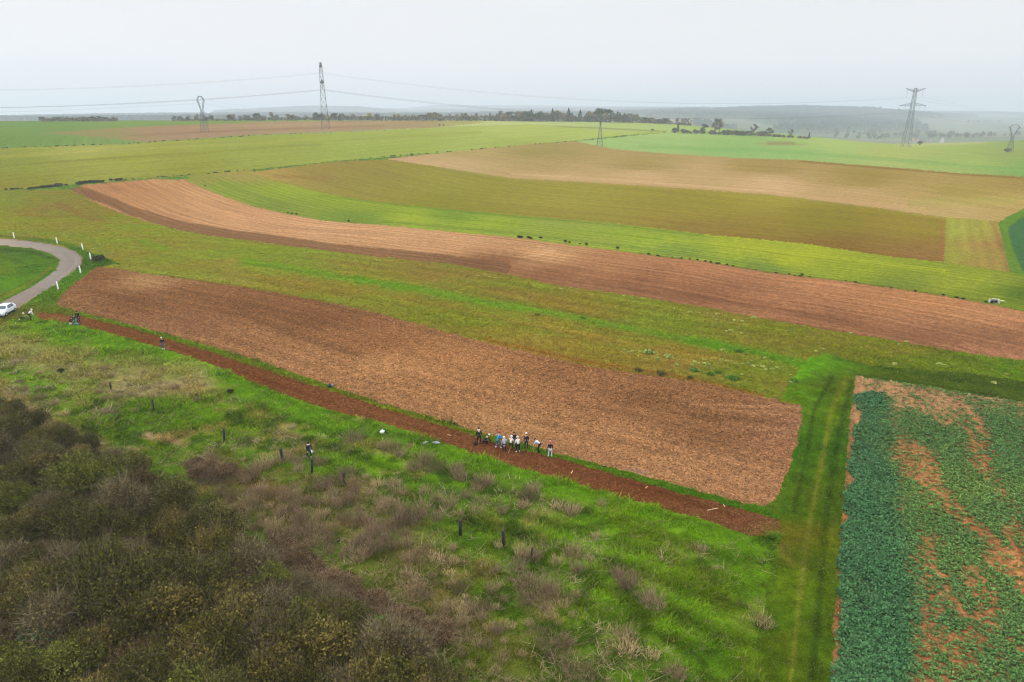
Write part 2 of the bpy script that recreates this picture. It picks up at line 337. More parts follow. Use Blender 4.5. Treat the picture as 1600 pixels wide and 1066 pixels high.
field('upper_ploughed_strip', [(-20,300)][:0] + [(110,296),(130,289),(240,280),(288,281)] + E78[1:] + E89[::-1],
      [(250,285,(196,152,112)),(330,310,(202,158,118)),(200,300,(178,132,96)),(400,340,(206,160,122)),(500,355,(210,165,126)),(600,370,(208,164,124)),(200,305,(190,146,108)),(300,335,(196,152,114)),(450,365,(200,156,118)),(600,382,(200,156,116)),(700,385,(205,160,120)),(750,408,(140,102,78)),(850,395,(205,160,118)),(850,430,(150,108,82)),(950,405,(180,132,98)),(1000,440,(150,108,82)),(1100,420,(180,130,98)),(1100,460,(148,106,82)),(1300,450,(188,136,100)),(1250,480,(165,118,90)),(1300,500,(150,108,82)),(1450,470,(190,138,98)),(1450,525,(152,110,86)),(1550,490,(188,138,102)),(1550,530,(160,116,88)),(1600,555,(170,122,95))], 'soil', E78,
      [([(112,294),(160,310),(210,331),(270,350),(340,364),(400,371),(500,385),(600,396),(700,406),(790,419)],15,(128,98,76),.8,1),([(790,419),(900,440),(1000,455)],10,(138,102,78),.4),([(840,385),(868,391),(845,398),(820,402)],2.2,(222,180,138),.9),([(700,372),(800,381),(850,387)],2,(220,178,138),.7),
       ([(1000,455),(1200,478),(1350,512),(1500,535)],10,(138,98,74),.5),([(620,358),(700,368),(800,378)],3,(215,170,130),.5)])
field('weedy_green_field', [(-500,318),(-200,306),(0,298.5),(110,296)] + E89[1:] + [(2100,720),(1600,628),(1335,588),(1290,600),(1252,634)] + E910[::-1][1:] + [(140,420),(128,440),(60,480),(20,500),(-700,960),(-700,350)],
      [(0,320,(132,142,50)),(0,350,(138,145,52)),(90,320,(140,128,66)),(120,340,(138,132,58)),(60,360,(135,138,52)),(200,360,(132,148,46)),(200,400,(132,142,50)),(350,395,(134,148,50)),(350,430,(142,138,58)),(500,410,(128,148,50)),(500,450,(135,132,46)),(600,440,(140,138,52)),(650,425,(138,125,62)),(700,500,(125,132,38)),(800,450,(132,130,52)),(800,520,(142,132,48)),(900,480,(140,124,52)),(900,540,(145,128,50)),(1000,500,(125,132,46)),(950,565,(130,124,40)),(1100,510,(122,132,42)),(1100,575,(110,132,34)),(1250,530,(112,128,32)),(1400,560,(105,125,28)),(1500,575,(98,120,26)),(1600,580,(92,130,25)),(1200,600,(118,132,36)),(1050,560,(150,130,55))], 'weeds', E910,
      [([(225,378),(260,388)],10,(105,158,25),.6),([(380,408),(470,422),(560,438),(660,452)],13,(108,152,34),.9),([(560,436),(680,456),(760,474),(860,488),(930,503),(1020,520),(1100,536),(1180,550),(1250,566)],13,(100,150,32),.85),([(1080,532),(1180,550),(1260,572)],13,(92,148,26),.8),
       ([(480,400),(640,430),(740,446),(900,480)],8,(145,122,58),.4),([(400,432),(560,455),(700,478),(860,515),(1000,545)],5,(150,128,55),.55),([(760,530),(900,563),(1050,586),(1190,618)],7,(150,105,45),.8),
       ([(90,318),(130,338),(160,345)],9,(140,108,66),.6),([(0,340),(60,335),(150,352),(230,372)],3,(150,122,62),.5),([(850,508),(1000,540),(1150,566)],3.5,(165,140,60),.6),
       ([(560,485),(700,522),(760,538)],2.5,(110,88,40),.8),([(250,430),(400,453),(520,475)],2.5,(105,100,42),.8),([(60,365),(140,370),(160,395)],8,(120,140,50),.6)])
field('big_ploughed_field', E910 + E10b[1:],
      [(150,430,(142,104,74)),(120,470,(150,112,82)),(230,440,(178,138,100)),(200,470,(138,100,72)),(300,460,(146,106,76)),(300,510,(152,112,84)),(400,480,(138,100,72)),(400,520,(165,122,88)),(500,500,(136,98,70)),(480,560,(172,128,92)),(600,530,(160,114,80)),(620,570,(190,142,98)),(700,560,(182,132,90)),(560,600,(175,130,92)),(760,600,(180,132,92)),(850,580,(158,114,80)),(760,660,(184,138,98)),(900,620,(166,120,86)),(950,680,(178,132,94)),(1000,620,(145,106,74)),(1050,720,(182,136,98)),(1100,640,(148,108,76)),(1100,680,(146,106,76)),(1150,740,(180,134,98)),(1200,700,(165,120,90)),(1200,650,(160,118,88)),(1230,660,(170,126,98)),(1180,780,(175,130,95))], 'soil', E10b[5:-3][::-1],
      [([(400,500),(470,525),(560,555)],12,(122,88,66),.55),([(1080,632),(1150,634),(1235,637)],3.5,(190,142,104),.8),([(1060,622),(1120,640),(1230,650)],3,(188,140,104),.7),([(1080,650),(1160,655),(1240,665)],9,(128,92,66),.6),
       ([(150,455),(300,480),(420,500)],6,(128,92,68),.5),([(980,735),(1010,740)],8,(170,140,125),.6),([(215,438),(260,446)],7,(190,150,108),.6),([(100,470),(125,462)],3,(170,128,88),.6),([(640,600),(800,650),(900,680)],10,(192,146,104),.4)])
field('grass_lane', [(1252,634),(1222,622),(1235,596),(1262,560),(1292,552),(1352,570),(1500,582),(1600,596),(2100,690),(2100,730),(1600,630),(1340,588),(1327,680),(1312,850),(1300,1066),(1290,1500),(1170,1500),(1185,1066),(1200,900),(1222,832),(1216,812),(1195,791),(1212,780),(1230,740),(1243,700),(1252,660)],
      [(1290,600,(88,112,24)),(1400,590,(86,106,26)),(1550,610,(80,100,24)),(1280,700,(74,112,20)),(1260,800,(82,112,30)),(1240,900,(98,122,34)),(1230,1000,(98,118,36)),(1280,1000,(78,108,22)),(1220,830,(112,114,42)),(1190,980,(84,118,20)),(1200,900,(92,122,28)),(1240,575,(108,165,18)),(1240,610,(100,140,28))], 'grass', [(1300,560),(1290,700),(1275,850),(1260,1060)],
      [([(1322,592),(1300,640),(1284,720),(1262,830),(1248,940),(1235,1066)],9,(132,134,62),.7),([(1300,590),(1272,640),(1258,720),(1240,800)],8,(58,80,12),.65),([(1330,600),(1306,700),(1290,820),(1280,930),(1270,1060)],12,(52,78,8),.6),
       ([(1300,560),(1400,578),(1600,608)],7,(60,84,18),.5),([(1340,586),(1450,600),(1600,628)],4,(60,78,18),.6),([(1205,870),(1195,960),(1190,1060)],22,(88,120,22),.6),([(1230,565),(1245,590)],16,(112,172,14),.7),
       ([(1250,680),(1235,760),(1222,800)],7,(62,110,22),.6),([(1215,845),(1235,880)],16,(125,112,62),.5),([(1310,600),(1310,660)],10,(105,120,40),.4)])
field('rape_field_soil', [(1337,587),(1600,629),(2200,735),(2200,1500),(1288,1500),(1298,1066),(1312,850),(1326,680)],
      [(1360,600,(185,145,110)),(1500,615,(178,140,108)),(1400,800,(176,128,88)),(1500,900,(182,134,92)),(1330,900,(150,108,78)),(1600,700,(172,124,86))], 'soil', [(1337,587),(1326,680),(1312,850),(1298,1066)],
      [([(1340,590),(1460,605),(1600,630)],7,(196,160,128),.8)])
field('lane_verge', [(1199,795),(1150,786.5),(1100,773),(1000,745),(870,711),(760,681),(700,663),(600,633),(520,606.5),(400,565),(330,543),(270,527),(200,508),(130,490.5),(85,479),(30,482),(20,492),(55,488)] + E11t[1:],
      [(300,540,(118,142,40)),(130,492,(120,138,50)),(600,636,(128,140,45)),(900,722,(102,142,30)),(1100,776,(88,138,22)),(450,588,(120,142,38))], 'grass', E11t, [])
field('soil_strip', E11t + E11b,
      [(80,490,(142,98,62)),(200,520,(130,86,56)),(400,588,(128,84,54)),(560,635,(134,88,58)),(800,710,(128,84,56)),(1000,768,(122,78,52)),(1150,815,(126,84,58)),(1210,825,(130,100,60))], 'wetsoil', E11t,
      [([(270,541),(400,590),(520,630)],5,(108,66,42),.5),([(560,650),(700,688),(800,722)],5,(148,100,66),.5),([(870,725),(1000,760),(1150,808)],6,(104,64,40),.45)])
field('roadside_verge', [(-500,340),(-200,357),(0,367),(50,371),(85,375),(115,382),(140,394),(170,405),(188,412),(150,418),(118,441),(95,461),(83,478),(57,487),(40,491),(20,500),(0,505),(-300,740),(-700,1100),(-700,960),(-300,690),(-60,535),(0,490),(40,470),(85,441),(120,417),(128,400),(100,384),(0,371)],
      [(0,369,(128,138,52)),(100,378,(110,142,45)),(150,405,(88,126,42)),(120,430,(100,148,42)),(80,460,(106,144,42)),(40,490,(125,132,60)),(160,412,(84,118,38))], 'grass', ROADO,
      [([(150,402),(175,408)],4,(66,98,34),.6)])
field('inner_meadow', ROADI,
      [(0,400,(92,118,40)),(0,420,(112,136,30)),(50,400,(90,125,42)),(20,440,(100,146,24)),(60,420,(88,130,38)),(0,460,(100,135,40)),(-200,420,(85,130,25))], 'grass', ROADI[::-1],
      [([(-60,498),(0,466),(45,444),(80,418)],5,(135,135,72),.7),([(0,390),(50,394),(85,405)],4,(70,92,32),.8),([(0,402),(25,420),(20,435)],6,(110,145,22),.6)])
ROADP = ROADO + ROADI
field('road', ROADP, [(0,378,(172,162,158)),(60,384,(158,152,150)),(110,400,(148,143,143)),(90,430,(154,149,149)),(40,460,(150,141,141)),(10,480,(150,136,130)),(110,410,(150,142,142))], 'asphalt', ROADO[2:16],
      [([(0,372.5),(45,377),(75,381),(100,386.5),(120,395),(127.5,404),(127,412),(118,420),(104,431)],1.6,(150,122,110),.8),([(0,383),(50,387.5),(76,394.5),(91,404),(92,412)],1.3,(190,165,140),.8),
       ([(60,461),(40,475),(25,484),(5,497)],2,(185,150,112),.8),([(100,434),(85,447),(60,462),(30,482)],1.5,(165,150,130),.7)])

STRIPREF = [tuple(p) for p in at_many(E11b[::-1])[:, :2]]
FY0 = 14.0
rows1 = FPX * 0
pyr = np.arange(1560, 372, -1.75)
Ys = [31.0 / float(ratio(p)) for p in pyr]
Ys = [y for y in Ys if y > FY0]
y = Ys[-1]
while y < 1012: y *= 1.0052; Ys.append(y)
Ys = np.array([FY0] + Ys)
NU = 1300
Us = np.linspace(-1.3, 1.3, NU)
UU, YY = np.meshgrid(Us, Ys); XX = UU * YY
ZZ = H(XX.ravel(), YY.ravel()).reshape(XX.shape)
ZZ = ZZ + (fbm(XX * .12, YY * .12, 3, 3) - .5) * np.clip(.55 - YY / 1200, 0, .5)          # gentle unevenness
PX, PY = proj(XX, YY, ZZ)
def G(X, Y):                        # ground height with the unevenness
    X = np.asarray(X, float); Y = np.asarray(Y, float)
    return H(X, Y) + (fbm(X * .12, Y * .12, 3, 3) - .5) * np.clip(.55 - Y / 1200, 0, .5)
def gz(x, y): return float(G(np.array([x]), np.array([y]))[0])
nr, nc = XX.shape
# field id per face, from the face centre, edges loosened by a little noise
fx = (PX[:-1, :-1] + PX[1:, 1:]) / 2; fy = (PY[:-1, :-1] + PY[1:, 1:]) / 2
wx = (XX[:-1, :-1] + XX[1:, 1:]) / 2; wy = (YY[:-1, :-1] + YY[1:, 1:]) / 2
amp = 14000 / np.maximum(wy, 40) ** 1.9                                                    # noise of some 0.3 m
nzy = (fbm(wx * 1.1, wy * 1.1, 11, 3) - .5) * 1.2 * np.clip(900 / np.maximum(wy, 30) / 8, .3, 5)
nzx = (fbm(wx * 1.1, wy * 1.1, 17, 3) - .5) * 1.2 * np.clip(900 / np.maximum(wy, 30) / 5, .3, 7)
def classify(px, py, X, Y, loose=True):
    fid = np.zeros(px.shape, int)
    px0, py0 = px, py
    if loose:
        px = px + (fbm(X * 1.1, Y * 1.1, 17, 3) - .5) * 2.6 * np.clip(180 / np.maximum(Y, 30), .3, 6)
        py = py + (fbm(X * 1.1, Y * 1.1, 11, 3) - .5) * 2.6 * np.clip(112 / np.maximum(Y, 30), .3, 4)
    if loose: py = py + (rng.random(py.shape) - .5) * 1.9 * np.clip((Y - 90) / 120, 0, 1); px = px + (rng.random(py.shape) - .5) * 2.0 * np.clip((Y - 60) / 120, 0, 1)
    for k, f in enumerate(FIELDS):
        if f['poly'] is None: continue
        P = f['poly']
        if f['name'] in ('road', 'inner_meadow'): m = inpoly(px0 * .75 + .25 * px, py0 * .75 + .25 * py, P)
        else: m = inpoly(px, py, P)
        fid[m] = k
    bey = Y > crestY(X / np.maximum(Y, 20)) + 12
    fid[bey] = 1
    return fid
fid = classify(fx, fy, wx, wy)
MATS = {
 'grass': ground_mat('grass_ground', (1.2, .72, 1.25), (6, .7, 1.3), (.5, .1, .9, 1.1), bump=.12),
 'crop': ground_mat('crop_ground', (.5, .88, 1.12), (2.0, .74, 1.26), (.22, .012, .86, 1.12), rows=(3.0, .95, 1.05)),
 'strip': ground_mat('strip_ground', (.8, .84, 1.15), (3, .72, 1.28), (1.1, .008, .74, 1.2), rows=(3.0, .93, 1.04)),
 'stubble': ground_mat('stubble_ground', (.5, .9, 1.1), (2.0, .74, 1.26), (.25, .01, .88, 1.12), rows=(4.0, .95, 1.04)),
 'weeds': ground_mat('weedy_ground', (1.1, .78, 1.22), (4, .64, 1.36), (.5, .02, .84, 1.16), rows=(4.5, .92, 1.04), chips=[(.9, .16, (150, 120, 62), .25), (1.7, .18, (110, 140, 40), .3)], bump=.04),
 'soil': ground_mat('soil_ground', (1.2, .8, 1.2), (3.6, .6, 1.42), (.8, .02, .76, 1.24), rows=(2.6, .92, 1.06), chips=[(4.5, .16, (88, 60, 42), .3), (6.5, .17, (222, 184, 140), .2)], bump=.12),
 'wetsoil': ground_mat('wet_soil_ground', (2.4, .7, 1.3), (9, .66, 1.34), (1.2, .05, .82, 1.18), chips=[(5.0, .17, (190, 145, 105), .16), (3.5, .2, (82, 50, 32), .3)], bump=.16),
 'asphalt': ground_mat('asphalt', (1.0, .93, 1.07), (9, .82, 1.18), (1.1, .02, .86, 1.12)),
}
DARK = {'soil': .9, 'stubble': .93, 'crop': .94, 'strip': .92, 'weeds': 1.04, 'wetsoil': .92}
def tint_for(f, px, py, X, Y, Z):
    cols = f['cols']; num = 0; den = 0
    jx = (fbm(X * .05, Y * .05, 31, 3) - .5) * 60; jy = (fbm(X * .05, Y * .05, 37, 3) - .5) * 14
    for (cx, cyy, c) in cols:
        d2 = ((px + jx - cx)) ** 2 + ((py + jy - cyy) * 3.5) ** 2 + 150
        w = 1 / d2 ** 1.3
        num = num + w[:, None] * lin(c)[None]; den = den + w
    c = num / den[:, None]
    if f['name'] == 'rough_grassland':
        far_ = np.clip((Y - 45) / 40, 0, 1) * .5
        q = fbm(X * .22 + 9, Y * .30, 81, 4); q2 = fbm(X * .8, Y * .9, 83, 3); q3 = fbm(X * .11, Y * .16, 87, 3)
        left = np.clip((1150 - px) / 500, .45, 1) * np.clip(.3 + (py - 520) / 90 - np.clip((px - 300) / 500, 0, 3) * .8, .25, 1)
        a1 = (np.clip((q - .50) * 6, 0, 1) * np.clip((q2 - .38) * 4, 0, 1) * .75 * left)[:, None]; c = c * (1 - a1) + lin((146, 128, 88)) * a1
        a2 = (np.clip((q3 - .5) * 5, 0, 1) * .5)[:, None]; c = c * (1 - a2) + lin((112, 158, 22)) * a2
        dd = polydist(X, Y, STRIPREF)[0]; ln_ = np.sin(dd * 2 * math.pi / 2.6 + 2.5 * fbm(X * .07, Y * .07, 93, 2)) * np.clip(1.4 - dd / 26, 0, 1) * np.clip((px - 250) / 300, .2, 1) * np.clip((1195 - px) / 110, 0, 1)
        c = c * (1 + .28 * ln_)[:, None]
        a3 = (np.clip((.48 - q2) * 7, 0, 1) * .65)[:, None]; c = c * (1 - a3) + lin((56, 76, 16)) * a3
    if f['name'] == 'weedy_green_field':
        q = fbm(X * .09, Y * .16, 91, 4); a1 = (np.clip((q - .5) * 5, 0, 1) * .35)[:, None]; c = c * (1 - a1) + lin((118, 152, 38)) * a1
        a2 = (np.clip((.46 - q) * 5, 0, 1) * .35)[:, None]; c = c * (1 - a2) + lin((150, 122, 66)) * a2
    for st_ in f['strokes']:
        pl, wd, col, stg = st_[:4]; hw = wd / 2
        d, _, _ = polydist(px, py * 1.0, pl)
        if len(st_) > 4: a = np.clip((hw * (.8 + .4 * fbm(X * .12, Y * .12, 5, 3)) - d) / 1.2 + .5, 0, 1) * stg
        else:
            nn = .35 + 1.3 * fbm(X * .25, Y * .25, 5 + wd, 3)
            a = np.clip(1.25 - d / (hw * nn + .5), 0, 1) * stg
            a = a * np.clip(.55 + .9 * fbm(X * .6, Y * .6, 9, 2), 0, 1)
        a = np.clip(a, 0, 1)
        c = c * (1 - a[:, None]) + lin(col)[None] * a[:, None]
    mute = {'ridge_pasture': .22, 'bright_green_strip': .14, 'wheat_field': .12, 'upper_stubble_field': .18, 'olive_stubble_field': .12, 'young_crop_patch': .16, 'far_right_crop': .15, 'weedy_green_field': .08, 'big_ploughed_field': .06, 'upper_ploughed_strip': .06, 'soil_strip': .10, 'rough_grassland': .06}.get(f['name'], 0)
    lum = (c * np.array([.25, .65, .10])).sum(1, keepdims=True); c = (c * (1 - mute) + lum * mute) * DARK.get(f['kind'], 1.0)
    dist = np.sqrt(X * X + Y * Y + (Z - CAMZ) ** 2)
    T = np.exp(-SIG * dist)[:, None]
    return np.clip((c - (1 - T) * HAZE[None]) / T * GAIN, .004, .75)
FO = {}
vid = np.arange(nr * nc).reshape(nr, nc)
for k, f in enumerate(FIELDS):
    m = fid == k
    if not m.any(): continue
    q = np.stack([vid[:-1, :-1][m], vid[:-1, 1:][m], vid[1:, 1:][m], vid[1:, :-1][m]], 1)
    used, inv = np.unique(q, return_inverse=True); q = inv.reshape(-1, 4)
    X = XX.ravel()[used]; Y = YY.ravel()[used]; Z = ZZ.ravel()[used]; px = PX.ravel()[used]; py = PY.ravel()[used]
    t = tint_for(f, px, py, X, Y, Z)
    ref = at_many([p for p in f['ref']])[:, :2]
    d, s, arc = polydist(X, Y, [tuple(p) for p in ref])
    o = mesh_np(f['name'], np.c_[X, Y, Z], q, MATS[f['kind']], attrs={'tint': ('C', t), 'rowpos': ('V', np.c_[d * s, arc, np.zeros_like(d)])}, smooth=True)
    tag(o, kind='structure'); FO[f['name']] = o

# land outside the fan: behind the camera and to both sides
m_land, t_, b_ = newmat('land_around')
g_ = t_.nodes.new('ShaderNodeNewGeometry'); n_ = t_.nodes.new('ShaderNodeTexNoise'); n_.inputs['Scale'].default_value = .01; n_.inputs['Detail'].default_value = 6
r_ = t_.nodes.new('ShaderNodeValToRGB'); t_.links.new(g_.outputs['Position'], n_.inputs['Vector']); t_.links.new(n_.outputs['Fac'], r_.inputs[0]); t_.links.new(r_.outputs[0], b_.inputs['Base Color'])
r_.color_ramp.elements[0].position = .4; r_.color_ramp.elements[0].color = (.09, .13, .03, 1); r_.color_ramp.elements[1].position = .6; r_.color_ramp.elements[1].color = (.22, .16, .08, 1)
def gridmesh(X, Y, Z):
    a, b = X.shape; v = np.arange(a * b).reshape(a, b)
    return np.c_[X.ravel(), Y.ravel(), Z.ravel()], np.stack([v[:-1, :-1].ravel(), v[:-1, 1:].ravel(), v[1:, 1:].ravel(), v[1:, :-1].ravel()], 1)
Vs, Fs, off = [], [], 0
gx = np.r_[-14700, -3000, -1000, -400, -200, np.linspace(-120, 120, 25), 200, 400, 1000, 3000, 14700]; gy = np.r_[-14700, -3000, -1000, -300, -100, -50, -20, 0, 14.3]
X_, Y_ = np.meshgrid(gx, gy); V_, F_ = gridmesh(X_, Y_, H(X_.ravel(), Y_.ravel()).reshape(X_.shape) - .06); Vs.append(V_); Fs.append(F_); off += len(V_)
ysd = np.geomspace(14, 11500, 90)
for sg in (-1, 1):
    tt = np.linspace(0, 1, 14) ** 2
    X_ = sg * (1.298 * ysd[:, None] + (np.maximum(15000, 1.298 * ysd[:, None] + 100) - 1.298 * ysd[:, None]) * tt[None]); Y_ = np.repeat(ysd[:, None], 14, 1)
    Z_ = H(X_.ravel(), Y_.ravel()).reshape(X_.shape) - .06
    V_, F_ = gridmesh(X_, Y_, Z_)
    if sg < 0: F_ = F_[:, ::-1]
    Vs.append(V_); Fs.append(F_ + off); off += len(V_)
tag(mesh_np('surrounding_land', np.concatenate(Vs), np.concatenate(Fs), m_land, smooth=True), kind='structure')

# ------------------------------------------------------------ valley and far hills
Yf = np.geomspace(1003, 9050, 460); Uf = np.linspace(-1.3, 1.3, 1100)
UU2, YY2 = np.meshgrid(Uf, Yf); XX2 = UU2 * YY2
Z2 = H(XX2.ravel(), YY2.ravel()).reshape(XX2.shape)
PX2, PY2 = proj(XX2, YY2, Z2)
wood = fbm(XX2 * .0016, YY2 * .0016, 41, 4)
wmask = (wood > .50).astype(float)
for pl, v in [([(1090,215),(1080,190),(1120,176),(1250,168),(1340,172),(1420,182),(1418,198),(1330,203),(1250,215),(1150,222)], 1),
              ([(330,185),(340,165),(640,165),(640,176),(560,183)], 1), ([(640,180),(660,160),(1100,165),(1100,180)], 1),
              ([(1300,208),(1400,203),(1460,208),(1460,214),(1330,216)], 0), ([(1430,186),(1700,183),(1700,200),(1500,199),(1440,205)], 0), ([(1450,199),(1600,196),(1700,196),(1700,222),(1500,222),(1450,214)], 0),
              ([(1060,188),(1150,186),(1260,203),(1200,206),(1100,200)], 0)]:
    wmask = np.where(inpoly(PX2, PY2, pl), v, wmask)
wmask = wmask * (YY2 < 7600) * (YY2 > 1700)
canopy = wmask * (9 + 14 * rng.random(XX2.shape))
Z2c = Z2 + canopy
def tint2():
    cl = fbm(XX2 * .002, YY2 * .0011, 47, 3); cell = _h(np.floor(XX2 / 190 + .6 * cl), np.floor(YY2 / 420 + cl), 3)
    fc = np.where(cell[..., None] < .45, lin((118, 136, 92)), np.where(cell[..., None] < .7, lin((160, 146, 116)), lin((140, 150, 110)))) * .45
    wc = lin((54, 66, 68))[None, None] * (.5 + .9 * rng.random(XX2.shape))[..., None]
    return np.where(wmask[..., None] > .5, wc, fc)
T2 = tint2()
mh = ground_mat('hill_ground', (.02, .85, 1.15), (.1, .85, 1.15), None)
v2 = np.arange(XX2.size).reshape(XX2.shape)
fw = (wmask[:-1, :-1] + wmask[1:, 1:] + wmask[:-1, 1:] + wmask[1:, :-1]) > 2
for nm, m, kd in (('hills', ~fw, 'structure'), ('far_woods', fw, 'stuff')):
    q = np.stack([v2[:-1, :-1][m], v2[:-1, 1:][m], v2[1:, 1:][m], v2[1:, :-1][m]], 1)
    used, inv = np.unique(q, return_inverse=True)
    o = mesh_np(nm, np.c_[XX2.ravel(), YY2.ravel(), Z2c.ravel()][used], inv.reshape(-1, 4), mh, attrs={'tint': ('C', T2.reshape(-1, 3)[used])})
    if kd == 'stuff': tag(o, 'hazy blue grey woodland covering the distant hills beyond the ridge', 'woodland', kind='stuff')
    else: tag(o, kind='structure')

# ------------------------------------------------------------ shared object helpers
def empty(name, loc, rz=0, **kw):
    o = bpy.data.objects.new(name, None); COL.objects.link(o); o.location = loc; o.rotation_euler = (0, 0, rz); o.empty_display_size = .3
    return tag(o, **kw)
def dup(root, loc, rz=0, sc=1.0, **kw):
    def cp(o, parent):
        c = o.copy(); COL.objects.link(c)
        if parent: c.parent = parent
        for ch in KIDS.get(o.name, []): cp(ch, c)
        return c
    r = cp(root, None); r.location = loc; r.rotation_euler = (0, 0, rz); r.scale = (sc, sc, sc) if not hasattr(sc, '__len__') else sc
    return tag(r, **kw)
KIDS = {}
def kid(parent, o):
    o.parent = parent; KIDS.setdefault(parent.name, []).append(o); return o
class Spots:                         # the first placement uses the original, later ones copies
    def __init__(s, root): s.root = root; s.used = False
    def put(s, loc, rz=0, sc=1.0, **kw):
        if s.used: return dup(s.root, loc, rz, sc, **kw)
        s.used = True; r = s.root; r.location = loc; r.rotation_euler = (0, 0, rz); r.scale = (sc, sc, sc) if not hasattr(sc, '__len__') else sc
        return tag(r, **kw)
    def drop(s):
        if not s.used:
            for c in KIDS.get(s.root.name, []): bpy.data.objects.remove(c)
            bpy.data.objects.remove(s.root)
_pm = {}
def paint(name, rgb, rough=.6, metal=0, var=.12, scale=6, spec=.3):
    if name in _pm: return _pm[name]
    m, t, b = newmat(name, rough); b.inputs['Metallic'].default_value = metal; b.inputs['Specular IOR Level'].default_value = spec
    g = t.nodes.new('ShaderNodeTexCoord'); rg = t.nodes.new('ShaderNodeRGB'); rg.outputs[0].default_value = (*lin(rgb), 1)
    t.links.new(vmul(t, rg.outputs[0], noise_fac(t, g.outputs['Object'], scale, 3, .3, .7, 1 - var, 1 + var)), b.inputs['Base Color'])
    _pm[name] = m; return m
m_veg, t_, b_ = newmat('foliage', .75)
a_ = t_.nodes.new('ShaderNodeAttribute'); a_.attribute_name = 'tint'; oi = t_.nodes.new('ShaderNodeObjectInfo')
mr_ = t_.nodes.new('ShaderNodeMapRange'); mr_.inputs[3].default_value = .85; mr_.inputs[4].default_value = 1.4; t_.links.new(oi.outputs['Random'], mr_.inputs[0])
t_.links.new(vmul(t_, a_.outputs['Color'], mr_.outputs[0]), b_.inputs['Base Color'])
m_grass, t_, b_ = newmat('blades', .8)
a_ = t_.nodes.new('ShaderNodeAttribute'); a_.attribute_name = 'tint'; t_.links.new(a_.outputs['Color'], b_.inputs['Base Color'])

def unit(v): return v / np.maximum(np.linalg.norm(v, axis=-1, keepdims=True), 1e-9)
def leaves(P, size, col, jit=.35, aspect=1.0, up=.3, r=rng):
    """quads of random orientation around points P -> verts, faces, tint"""
    n = len(P); a = unit(r.normal(size=(n, 3)) + np.array([0, 0, up])); b = unit(np.cross(a, r.normal(size=(n, 3))))
    c = np.cross(a, b); s = (size * (.6 + .8 * r.random(n)))[:, None]
    V = np.stack([P - b * s - c * s * aspect * .2, P - c * s * aspect, P + b * s, P + c * s * aspect], 1).reshape(-1, 3)
    F = np.arange(4 * n).reshape(n, 4)
    col = np.asarray(col, float); col = np.broadcast_to(col, (n, 3)) * (1 + jit * (r.random((n, 1)) * 2 - 1))
    return V, F, np.repeat(np.clip(col, .005, .9), 4, 0)
def sticks(A, B, w, col, jit=.25, r=rng):
    """slender triangles from A to B"""
    n = len(A); d = unit(B - A); s = unit(np.cross(d, r.normal(size=(n, 3)))) * np.broadcast_to(np.asarray(w, float), (n,))[:, None]
    V = np.stack([A - s, A + s, B], 1).reshape(-1, 3); F = np.arange(3 * n).reshape(n, 3)
    col = np.broadcast_to(np.asarray(col, float), (n, 3)) * (1 + jit * (r.random((n, 1)) * 2 - 1))
    return V, F, np.repeat(np.clip(col, .005, .9), 3, 0)
def tubes(segs, k=5):
    """segs: (A, B, ra, rb) -> tapered prisms"""
    V, F, off = [], [], 0
    for A, B, ra, rb in segs:
        A = np.array(A, float); B = np.array(B, float); d = B - A; L = np.linalg.norm(d)
        if L < 1e-6: continue
        d /= L; u = np.cross(d, [0, 0, 1.0] if abs(d[2]) < .9 else [1.0, 0, 0]); u /= np.linalg.norm(u); w = np.cross(d, u)
        an = np.arange(k) * 2 * math.pi / k; ring = np.cos(an)[:, None] * u + np.sin(an)[:, None] * w
        V.append(A + ring * ra); V.append(B + ring * rb)
        for i in range(k): F.append((off + i, off + (i + 1) % k, off + k + (i + 1) % k, off + k + i))
        off += 2 * k
    return np.concatenate(V), np.array(F)
def join(parts):
    V, F, T, off = [], {}, [], 0
    for v, f, t in parts:
        V.append(v); F.setdefault(f.shape[1], []).append(f + off); T.append(t); off += len(v)
    return np.concatenate(V), [np.concatenate(x) for x in F.values()], np.concatenate(T)
def vegmesh(name, parts, mat=None, parent=None):
    V, F, T = join(parts)
    o = mesh_np(name, V, F, mat or m_veg, attrs={'tint': ('C', T)})
    if parent: kid(parent, o)
    return o
def tv(V, c): return np.broadcast_to(np.asarray(c, float), (len(V), 3)).copy()

# ------------------------------------------------------------ grass, crop and stubble on the near ground
cell_area = None
cw = np.abs((XX[:-1, 1:] - XX[:-1, :-1]) * (YY[1:, :-1] - YY[:-1, :-1]))
inview = (fx > -220) & (fx < 1860) & (fy < 1150) & (fy > 150)
def sample(names, n, ymax, power=0.0, mask=None):
    ids = [k for k, f in enumerate(FIELDS) if f['name'] in names]
    m = np.isin(fid, ids) & (wy < ymax) & inview
    if mask is not None: m &= mask
    ii = np.argwhere(m); w = cw[m] ** power; w /= w.sum()
    s = ii[rng.choice(len(ii), n, p=w)]; i, j = s[:, 0], s[:, 1]; a, b = rng.random(n), rng.random(n)
    Y = YY[i, j] * (1 - a) + YY[i + 1, j] * a; U = UU[i, j] * (1 - b) + UU[i, j + 1] * b; X = U * Y
    Z = (ZZ[i, j] * (1 - a) + ZZ[i + 1, j] * a) * (1 - b) + (ZZ[i, j + 1] * (1 - a) + ZZ[i + 1, j + 1] * a) * b
    return X, Y, Z, fid[i, j]
def tints(X, Y, Z, k):
    px, py = proj(X, Y, Z); T = np.zeros((len(X), 3))
    for q in np.unique(k):
        m = k == q; T[m] = tint_for(FIELDS[q], px[m], py[m], X[m], Y[m], Z[m])
    return T
